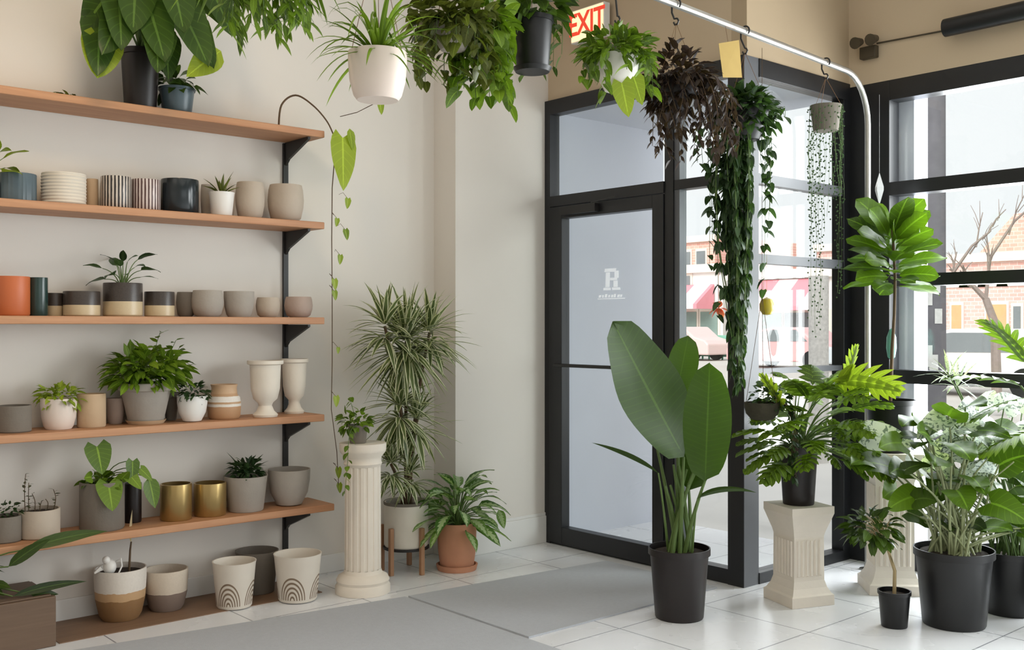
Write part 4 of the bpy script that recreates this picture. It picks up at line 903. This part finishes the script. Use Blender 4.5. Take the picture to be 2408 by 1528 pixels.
# 4 black pot with broad leaves
t, c, s, r, h, D = hplant(1252, 40, 160, 100, 'nursery', 'blackpl', 'black plastic hanging pot with dense deep green leaves left of the exit sign', 'hanging_foliage_plant', hl='black hook over the black hanging pot')
build('drip_tray', MB().lathe(c + V((0, 0, -.012)), [(0, 0), (r * .8, 0), (r * .92, .016), (r * .85, .014), (0, .01)], 28), M['blackpl'], t)
mf, ms = MB(), MB(); cc = c + V((0, 0, h)); bush(mf, cc + V((.0, .0, .06)), (.11, .11, .1), 110, .09, .045, 'ovate', inner=.2, seg=5, lo=-.6)
for i in range(7):
    a = 1.2 + i * .5; o_ = V((math.cos(a) * .11, math.sin(a) * .12, 0)); vine(mf, ms, [cc, cc + o_ * .6 + V((0, 0, .05)), cc + o_, cc + o_ + V((0, 0, -ru(.08, .2)))], .03, .07, .03, 'ovate')
fin(t, mf, 'deep', ms)
# 5 white pot, bushy
t, c, s, r, h, D = hplant(1452, 130, 214, 100, 'bowl', 'white_c', 'white hanging bowl with a round leafy bush right of the exit sign', 'hanging_foliage_plant', hl='black hook over the white hanging bowl')
mf, ms = MB(), MB(); cc = c + V((0, 0, h)); bush(mf, cc + V((0, 0, .015)), (.14, .15, .085), 210, .06, .038, 'heart', inner=.2, seg=5, lo=-.5)
for i in range(12):
    a = i * 2.399; o_ = V((math.cos(a) * r, math.sin(a) * r, 0)); vine(mf, ms, [cc + o_ * .6, cc + o_ * 1.5, cc + o_ * 1.7 + V((0, 0, -ru(.05, .16)))], .025, .06, .04, seg=5)
fin(t, mf, 'mid', ms)
mf = MB(); leaf(mf, c + RT * .01 + V((0, 0, .02)) - FW * .07, RT * .2 + V((0, 0, -1)), .14, .1, 'heart', 0, .1, 6, r=.9, up=-FW); leaf(mf, c + RT * .06 + V((0, 0, .05)) - FW * .05, RT * .3 + V((0, 0, -1)), .12, .08, 'heart', 0, .1, 6, r=.7, up=-FW)
o = build('young_leaves', mf, L['bright'], t); o['label'] = 'lime leaves under the bowl'
# 6 dark tradescantia
t, c, s, r, h, D = hplant(1590, 190, 262, 110, 'bowl', 'brownpl', 'hanging plant with dark purple-brown trailing foliage on cords from a black hook', 'hanging_dark_trailing_plant', .06, hl='black hook over the dark purple trailing plant')
mf, ms = MB(), MB(); cc = c + V((0, 0, h)); bush(mf, cc, (.15, .15, .14), 420, .07, .024, 'lance', inner=.2, lo=-.9)
for i in range(42):
    a = i * 2.399; o_ = V((math.cos(a), math.sin(a), 0)) * r * ru(1.1, 1.7) + RT * .03; ln = ru(.1, .34); vine(mf, ms, [cc + o_ * .4, cc + o_, cc + o_ * 1.1 + RT * .04 + V((0, 0, -ln * .5)), cc + o_ * 1.1 + RT * ru(.0, .1) + V((0, 0, -ln))], .018, .05, .02, 'lance')
fin(t, mf, 'purple', ms, 'stem_d')
# 7 trailing hoya/philodendron before the column
t, c, s, r, h, D = hplant(1752, 250, 330, 110, 'bowl', 'blackpl', 'dark hanging pot before the corner column with very long leafy vines reaching far down', 'hanging_trailing_plant', .08, hl='black hook above the kraft tag and corner column')
mf, ms = MB(), MB(); cc = c + V((0, 0, h)); bush(mf, cc + V((0, 0, -.02)), (.14, .14, .10), 420, .06, .042, 'heart', inner=.55, seg=5)
bush(mf, P(1722, 420, D), (.07, .07, .30), 260, .06, .038, 'heart', inner=.1, seg=5, down=.5)
for i in range(34):
    px = ru(1690, 1765); ye = 480 + 430 * rn() ** .7; dd = ru(-.1, .06)
    vine(mf, ms, [cc + RT * ru(-.08, .08), P(px, 330, D + dd), P(px + ru(-12, 12), 330 + (ye - 330) * .5, D + dd), P(1735 + ru(-14, 14), ye, D + dd)], .034, .06, .032, 'heart', sr=.003, seg=5, spread=.5, down=.9)
for (px, ye) in ((1800, 440), (1810, 490), (1790, 400), (1805, 560), (1675, 560), (1668, 620), (1655, 400), (1640, 380), (1690, 740), (1795, 680), (1840, 250), (1825, 290)):
    vine(mf, ms, [cc + RT * (px - 1752) / 1600, P(px, 300 if ye > 300 else 250, D), P(px + ru(-6, 6), (300 + ye) / 2, D), P(px, ye, D)], .055, .06, .045, 'heart', sr=.0015, seg=5)
fin(t, mf, 'dim', ms)
mb = MB(); hp = P(1722, 135, 4.62); nrm = -FW
a_ = [P(1690, 100, 4.60), P(1738, 92, 4.66), P(1745, 180, 4.66), P(1700, 180, 4.60)]; mb.prism(a_, FW * .003)
t = thing('kraft_tag', 'yellow-brown kraft card tag hanging beside the corner column top', 'tag', hp); build('card', mb, M['kraft'], t, smooth=False)
cm = MB().tube([P(1712, 98, 4.63), P(1706, 60, 4.63), V((pipe_at(4.1).x, 4.0, ZP))], .001, segs=4); build('string', cm, M['cord'], t)
# 8 string of pearls in dark pot at the window
t, c, s, r, h, D = hplant(1942, 246, 306, 72, 'taper', 'grey_d', 'small grey hanging pot at the side glazing with string-of-pearls strands', 'hanging_string_of_pearls', .06, hl='black hook nearest the pipe bend')
ms, mf = MB(), MB(); cc = c + V((0, 0, h))
for i in range(26):
    a = i * 2.399; q_ = cc + V((math.cos(a) * r * 1.04, math.sin(a) * r * 1.04, 0)); ln = ru(.4, 1.45) if i % 2 else ru(.15, .7); ms.tube(hang(q_, ln, .012, 6), .0009, segs=3)
    z = 0
    while z < ln:
        z += ru(.018, .04); k = q_ + V((ru(-.013, .013), ru(-.013, .013), -z)); mf.lathe(k, [(0, -.0055), (.0055, 0), (0, .0055)], 5)
build('strands', ms, M['stem'], t); build('beads', mf, L['dim'], t)['kind'] = 'stuff'
# ================================================================== WALL FITTINGS, ORNAMENTS
c = PY(1381, 52, 4.42); t = thing('exit_sign', 'lit exit sign with red letters hanging above the door', 'exit sign', (c.x, 4.42, c.z))
build('housing', MB().box((c.x - .14, 4.42, c.z - .1), (c.x + .14, 4.47, c.z + .1)), M['base'], t, smooth=False, bevel=.004)
build('lit_face', MB().box((c.x - .132, 4.415, c.z - .092), (c.x + .132, 4.419, c.z + .092)), emis('lit cream panel', (1, .72, .42, 1), .9), t, smooth=False)
cu = bpy.data.curves.new('exit_text', 'FONT'); cu.body = 'EXIT'; cu.size = .17; cu.align_x = 'CENTER'; cu.align_y = 'CENTER'; cu.extrude = .0015; cu.offset = .003; cu.space_character = .96
to = bpy.data.objects.new('exit_text', cu); COL.objects.link(to); to.location = (0, -.007, 0); to.rotation_euler = (math.pi / 2, 0, 0)
bpy.context.view_layer.update(); me = bpy.data.meshes.new_from_object(to.evaluated_get(bpy.context.evaluated_depsgraph_get())); bpy.data.objects.remove(to)
xo = bpy.data.objects.new('lettering', me); me.materials.clear(); me.materials.append(emis('red letters', (.8, .06, .03, 1), .55)); COL.objects.link(xo); xo.parent = t; xo.location = (0, -.008, 0); xo.rotation_euler = (math.pi / 2, 0, 0); xo.scale = (.9, 1.1, 1)
build('mount', MB().box((c.x - .03, 4.47, c.z - .03), (c.x + .03, 4.5, c.z + .03)), M['base'], t, smooth=False)
# emergency light with two lamp heads
c = PY(2042, 105, YW - .03); t = thing('emergency_light', 'small dark twin-head emergency light on the wall above the window corner', 'emergency light', (c.x, YW, c.z))
dk = plain('dark bronze', rgb(66, 56, 40), .5, .1, 20, bmp=0)
build('body', MB().box((c.x - .05, YW - .045, c.z - .075), (c.x + .05, YW, c.z - .005)), dk, t, smooth=False, bevel=.006)
for i, dx in enumerate((-.045, .05)):
    m_ = MB().tube([V((c.x + dx, YW - .1, c.z + .01)), V((c.x + dx, YW - .035, c.z + .03))], .034, .02, 14); build('lamp_head', m_, dk, t)
cond = MB().tube([PY(2062, 100, YW - .01), PY(2232, 68, YW - .01)], .005, segs=6); solo('conduit', cond, dk, 'thin brown cable from the emergency light to the black tube', 'cable', PY(2062, 100, YW - .01))
a = PY(2222, 64, YW - .08); zt = a.z; mb = MB().tube([V((a.x, YW - .08, zt)), V((1.0, YW - .08, zt))], .048, segs=20)
t = thing('window_blind', 'rolled black tube blind mounted high above the shop window', 'blind', (a.x, YW, zt)); build('roll', mb, M['blackpl'], t)
for x in (a.x + .1, .8): build('bracket', MB().box((x, YW - .08, zt - .015), (x + .03, YW, zt + .015)), M['steel'], t, smooth=False)
# white diamond ornaments on the black corner post
M['crystal'] = plain('white glass ornament', rgb(228, 230, 234), .15, .05, 20, bmp=0)
for i, (px, py, hh) in enumerate(((2068, 442, 78), (2071, 655, 70))):
    D = 5.72; s = D / F; c = P(px, py, D); mb = MB().lathe(c, [(0, -hh * s / 2), (11 * s, -4 * s), (11 * s, 4 * s), (0, hh * s / 2)], 4); mb.tube([c + V((0, 0, hh * s / 2)), V((c.x, c.y, 2.66 if not i else c.z + .2))], .0008, segs=4)
    solo('hanging_ornament', mb, M['crystal'], ('white diamond-shaped ornament on the black corner post above the fig tree', 'white diamond-shaped ornament on the black corner post below the fig leaves')[i], 'ornament', c, 'diamond ornaments', smooth=False)
c = P(1803, 718, 5.05); mb = MB().lathe(c, [(0, -.045), (.02, -.04), (.034, -.018), (.036, .01), (.026, .034), (0, .045)], 16)
mb.tube([c + V((0, 0, .04)), V((c.x, c.y, 1.9))], .0008, segs=4); solo('hanging_ornament', mb, plain('mustard glass', rgb(178, 160, 40), .3, .1, 20, bmp=0), 'round mustard yellow ornament hanging in the side glazing', 'ornament', c)
c = P(1690, 722, 5.0); mb = MB(); 
for i in range(9):
    a = i * .7; leaf(mb, c, (math.cos(a) * .6, math.sin(a) * .6, ru(-.8, .8)), .06, .035, 'ovate')
mb.tube([c, V((c.x, c.y, 1.7))], .0008, segs=4); solo('hanging_flower', mb, leafmat('coral petals', rgb(206, 92, 80), rgb(232, 140, 120)), 'coral red flower ornament hanging left of the corner column', 'ornament', c)
c = P(2096, 808, 5.7); mb = MB().lathe(c, [(0, -.09), (.02, -.07), (.028, -.02), (.026, .04), (.012, .08), (0, .09)], 14); solo('glass_ornament', mb, plain('teal glass', rgb(110, 176, 160), .2, .1, 20, bmp=0), 'teal glass ornament against the black corner post', 'ornament', c)
# ================================================================== OUTSIDE
# poles just outside
def gp(px, D): q_ = ray(px) * D; return V((q_.x, q_.y, -.02))
q_ = gp(2194, 9.6); mb = MB().tube([q_, q_ + V((0, 0, 2.2)), q_ + V((0, 0, 7))], .118, .105, 16)
t = thing('utility_pole', 'thick grey wooden utility pole with torn papers outside the shop window', 'pole', q_); build('post', mb, plain('weathered pole', rgb(112, 110, 114), .9, .2, 8, bmp=.4), t)
mb = MB()
for i in range(16):
    a = ru(3.6, 5.9); z = ru(.9, 1.75); hw = ru(.15, .35); hh = ru(.05, .1); ids = []
    for (aa, zz) in ((a - hw, z - hh), (a, z - hh), (a + hw, z - hh), (a + hw, z + hh), (a, z + hh), (a - hw, z + hh)): ids.append(mb.vert((q_.x + math.cos(aa) * .1195, q_.y + math.sin(aa) * .1195, zz)))
    mb.face([ids[0], ids[1], ids[4], ids[5]]); mb.face([ids[1], ids[2], ids[3], ids[4]])
build('posters', mb, plain('torn paper', rgb(214, 214, 210), .9, .2, 30, bmp=0), t)
q_ = gp(1925, 10.5); mb = MB().tube([q_, q_ + V((0, 0, 1.9))], .1, .1, 14); 
solo('street_tree_trunk', mb, plain('pale birch bark', rgb(206, 202, 196), .9, .35, 30, bmp=.4), 'pale speckled trunk outside behind the side glazing', 'tree', q_)
q_ = V((-3.02, 5.66, -.02)); mb = MB().box((-3.03, 5.64, -.02), (-2.93, 5.80, 4)); solo('facade_pillar', mb, M['stucco'], 'light grey facade pillar seen through the left edge of the shop window', 'pillar', q_, smooth=False)
# buildings across the street
def building(name, label, x0, x1, y, z1, mat, wins, depth=10, extra=None):
    t = thing(name, label, 'building', ((x0 + x1) / 2, y, -.12)); m_ = MB().box((x0, y, -.12), (x1, y + depth, z1)); build('wall', m_, mat, t, smooth=False)
    build('cornice', MB().box((x0 - .1, y - .25, z1 - .35), (x1 + .1, y + .1, z1 + .1)), M['corn'], t, smooth=False)
    for (a, b_, c_, d_, mt) in wins:
        w_ = build('window_frame', MB().box((a - .12, y - .08, c_ - .12), (b_ + .12, y - .01, d_ + .16)), M['corn'], t, smooth=False)
        build('pane', MB().box((a, y - .12, c_), (b_, y - .085, d_)), mt, w_, smooth=False, loc=world_loc(w_))
    return t
M['corn'] = plain('pale stone trim', rgb(236, 226, 214), .8, .05, 2, bmp=0)
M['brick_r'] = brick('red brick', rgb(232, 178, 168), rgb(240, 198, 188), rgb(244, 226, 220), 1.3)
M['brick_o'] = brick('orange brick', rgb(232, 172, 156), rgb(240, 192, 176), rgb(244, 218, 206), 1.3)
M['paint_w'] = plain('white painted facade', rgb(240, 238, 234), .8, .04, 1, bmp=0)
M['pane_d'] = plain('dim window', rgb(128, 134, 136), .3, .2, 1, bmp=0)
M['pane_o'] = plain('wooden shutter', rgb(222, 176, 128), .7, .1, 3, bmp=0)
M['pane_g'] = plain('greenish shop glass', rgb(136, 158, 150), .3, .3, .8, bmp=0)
def sx(px, y): q_ = ray(px); return q_.x / q_.y * y
y = 45.0
a0, a1 = sx(1560, y), sx(1752, y)
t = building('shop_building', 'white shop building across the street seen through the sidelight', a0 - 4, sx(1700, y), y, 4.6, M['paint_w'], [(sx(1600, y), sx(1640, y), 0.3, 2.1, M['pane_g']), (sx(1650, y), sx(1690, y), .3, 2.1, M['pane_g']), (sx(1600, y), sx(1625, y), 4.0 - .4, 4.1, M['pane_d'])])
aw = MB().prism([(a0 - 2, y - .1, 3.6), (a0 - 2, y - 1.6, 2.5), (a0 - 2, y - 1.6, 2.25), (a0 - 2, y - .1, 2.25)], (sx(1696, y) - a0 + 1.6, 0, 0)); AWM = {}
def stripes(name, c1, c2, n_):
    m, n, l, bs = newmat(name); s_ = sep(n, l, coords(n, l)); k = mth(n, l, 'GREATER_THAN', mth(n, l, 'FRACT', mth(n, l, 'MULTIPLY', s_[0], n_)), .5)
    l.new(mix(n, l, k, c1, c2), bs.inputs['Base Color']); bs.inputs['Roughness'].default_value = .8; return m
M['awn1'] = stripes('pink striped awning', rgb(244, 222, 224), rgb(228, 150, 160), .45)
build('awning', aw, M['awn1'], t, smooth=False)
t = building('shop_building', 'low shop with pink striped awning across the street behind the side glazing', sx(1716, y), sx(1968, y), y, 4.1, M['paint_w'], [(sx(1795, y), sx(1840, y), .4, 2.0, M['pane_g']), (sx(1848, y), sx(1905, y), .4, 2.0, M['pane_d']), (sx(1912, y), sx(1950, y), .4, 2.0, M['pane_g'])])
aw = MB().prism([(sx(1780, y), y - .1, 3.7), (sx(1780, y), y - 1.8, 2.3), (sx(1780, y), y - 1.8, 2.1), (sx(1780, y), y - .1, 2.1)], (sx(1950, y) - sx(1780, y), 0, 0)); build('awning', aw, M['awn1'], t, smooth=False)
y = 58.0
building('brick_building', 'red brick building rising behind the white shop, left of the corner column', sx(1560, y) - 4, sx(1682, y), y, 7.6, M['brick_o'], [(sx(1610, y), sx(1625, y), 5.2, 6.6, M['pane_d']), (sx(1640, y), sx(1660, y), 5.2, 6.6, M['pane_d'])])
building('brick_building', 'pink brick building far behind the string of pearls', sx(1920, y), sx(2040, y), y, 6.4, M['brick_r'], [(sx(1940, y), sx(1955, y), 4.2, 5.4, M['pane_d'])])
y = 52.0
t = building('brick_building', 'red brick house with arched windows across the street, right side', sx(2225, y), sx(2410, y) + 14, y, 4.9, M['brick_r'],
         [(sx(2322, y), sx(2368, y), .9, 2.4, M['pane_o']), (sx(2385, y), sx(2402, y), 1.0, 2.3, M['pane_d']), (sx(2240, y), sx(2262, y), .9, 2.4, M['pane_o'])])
mb = MB()
for px in (2250, 2290, 2335, 2380):
    xx = sx(px, y); pts = [(xx + math.cos(a) * .75, y - .06, 3.3 + math.sin(a) * .6) for a in [math.pi * i / 8 for i in range(9)]]; mb.prism(pts, (0, .05, 0))
build('arches', mb, M['corn'], t, smooth=False)
mb = MB().prism([(sx(2290, y), y + .5, 5.0), (sx(2410, y) + 10, y + .5, 5.0), (sx(2410, y) + 9, y + .5, 7.3), (sx(2375, y), y + .5, 6.9)], (0, 5, 0)); build('roof', mb, M['brick_o'], t, smooth=False)
# green railings, red barrier, cars
M['green'] = plain('pale green paint', rgb(140, 196, 174), .6, .1, 4, bmp=0)
def railing(px0, px1, y, z1, label):
    a, b_ = sx(px0, y), sx(px1, y); m_ = MB()
    for z in (.1, z1 * .55, z1): m_.box((a, y, z - .09), (b_, y + .06, z + .09))
    n_ = int((b_ - a) / .35)
    for i in range(n_ + 1): m_.box((a + i * (b_ - a) / n_ - .04, y + .07, -.12), (a + i * (b_ - a) / n_ + .04, y + .1, z1 + .05))
    solo('street_railing', m_, M['green'], label, 'railing', V((a, y, -.12)), 'green railings across the street', smooth=False)
railing(1785, 1975, 36, .85, 'pale green street railing seen through the side glazing')
railing(1590, 1712, 36, .85, 'pale green street railing seen through the sidelight')
railing(2285, 2600, 33, 1.05, 'pale green street railing seen through the right shop window')
def car(c, label, col, L_=4.3, face=0):
    t = thing('parked_car', label, 'car', c, 'cars parked across the street'); x, y, z = c
    pr = [(-.5, .25), (-.5, .62), (-.47, .78), (-.28, .88), (-.16, 1.32), (-.05, 1.42), (.2, 1.42), (.33, 1.0), (.46, .86), (.5, .7), (.5, .25)]
    m_ = MB().prism([(x + a * L_, y - .85, z + b_) for a, b_ in pr], (0, 1.7, 0)); build('body', m_, plain('car paint', col, .25, .02, 1, bmp=0), t, smooth=False, bevel=.06)
    wn = [(-.24, .92), (-.15, 1.27), (-.04, 1.34), (.18, 1.34), (.28, .95)]
    m_ = MB().prism([(x + a * L_, y - .865, z + b_) for a, b_ in wn], (0, .01, 0)); build('side_window', m_, M['pane_d'], t, smooth=False)
    for sx_ in (-.31, .31):
        for yy in (-.87, .67):
            m_ = MB().tube([(x + sx_ * L_, y + yy, z + .32), (x + sx_ * L_, y + yy + .2, z + .32)], .32, segs=20); build('wheel', m_, M['blackpl'], t)
car((sx(2300, 22), 22, -.12), 'white parked car outside right of the utility pole', rgb(232, 230, 228))
car((sx(2115, 30), 30, -.12), 'pale grey parked car outside left of the utility pole', rgb(200, 206, 210))
car((sx(1860, 31), 31, -.12), 'faded red parked car outside below the striped awning', rgb(232, 176, 176))
car((sx(1600, 35), 35, -.12), 'pinkish parked car outside seen through the sidelight', rgb(228, 200, 196))
# bare tree
q_ = gp(2345, 17); t = thing('bare_tree', 'bare winter tree with thin branches beyond the shop window', 'tree', q_); mb = MB(); bark = plain('grey bark', rgb(150, 136, 128), .9, .2, 20, bmp=0)
mb.tube([q_ + V((0, 0, 0)), P(2340, 760, 17), P(2318, 700, 17)], .09, .06, 8)
def branch(a, b_, r0, d):
    mid = (a + b_) / 2 + V((0, 0, (b_ - a).length * .1)); mb.tube([a, mid, b_], r0, r0 * .5, 5)
    if d:
        for _ in range(3):
            k = ru(.3, .9); s_ = a.lerp(b_, k); ln = (b_ - a).length * ru(.4, .7); dr_ = (b_ - a).normalized() + V((ru(-.8, .8), ru(-.8, .8), ru(-.1, .8))); branch(s_, s_ + dr_.normalized() * ln, r0 * .5, d - 1)
f0 = P(2318, 700, 17); branch(f0, P(2240, 640, 17), .05, 2); branch(P(2240, 640, 17), P(2330, 540, 17), .03, 2); branch(f0, P(2330, 600, 17), .035, 2); branch(P(2240, 640, 17), P(2250, 590, 17), .02, 2); branch(P(2330, 600, 17), P(2440, 470, 17), .03, 2)
build('branches', mb, bark, t)
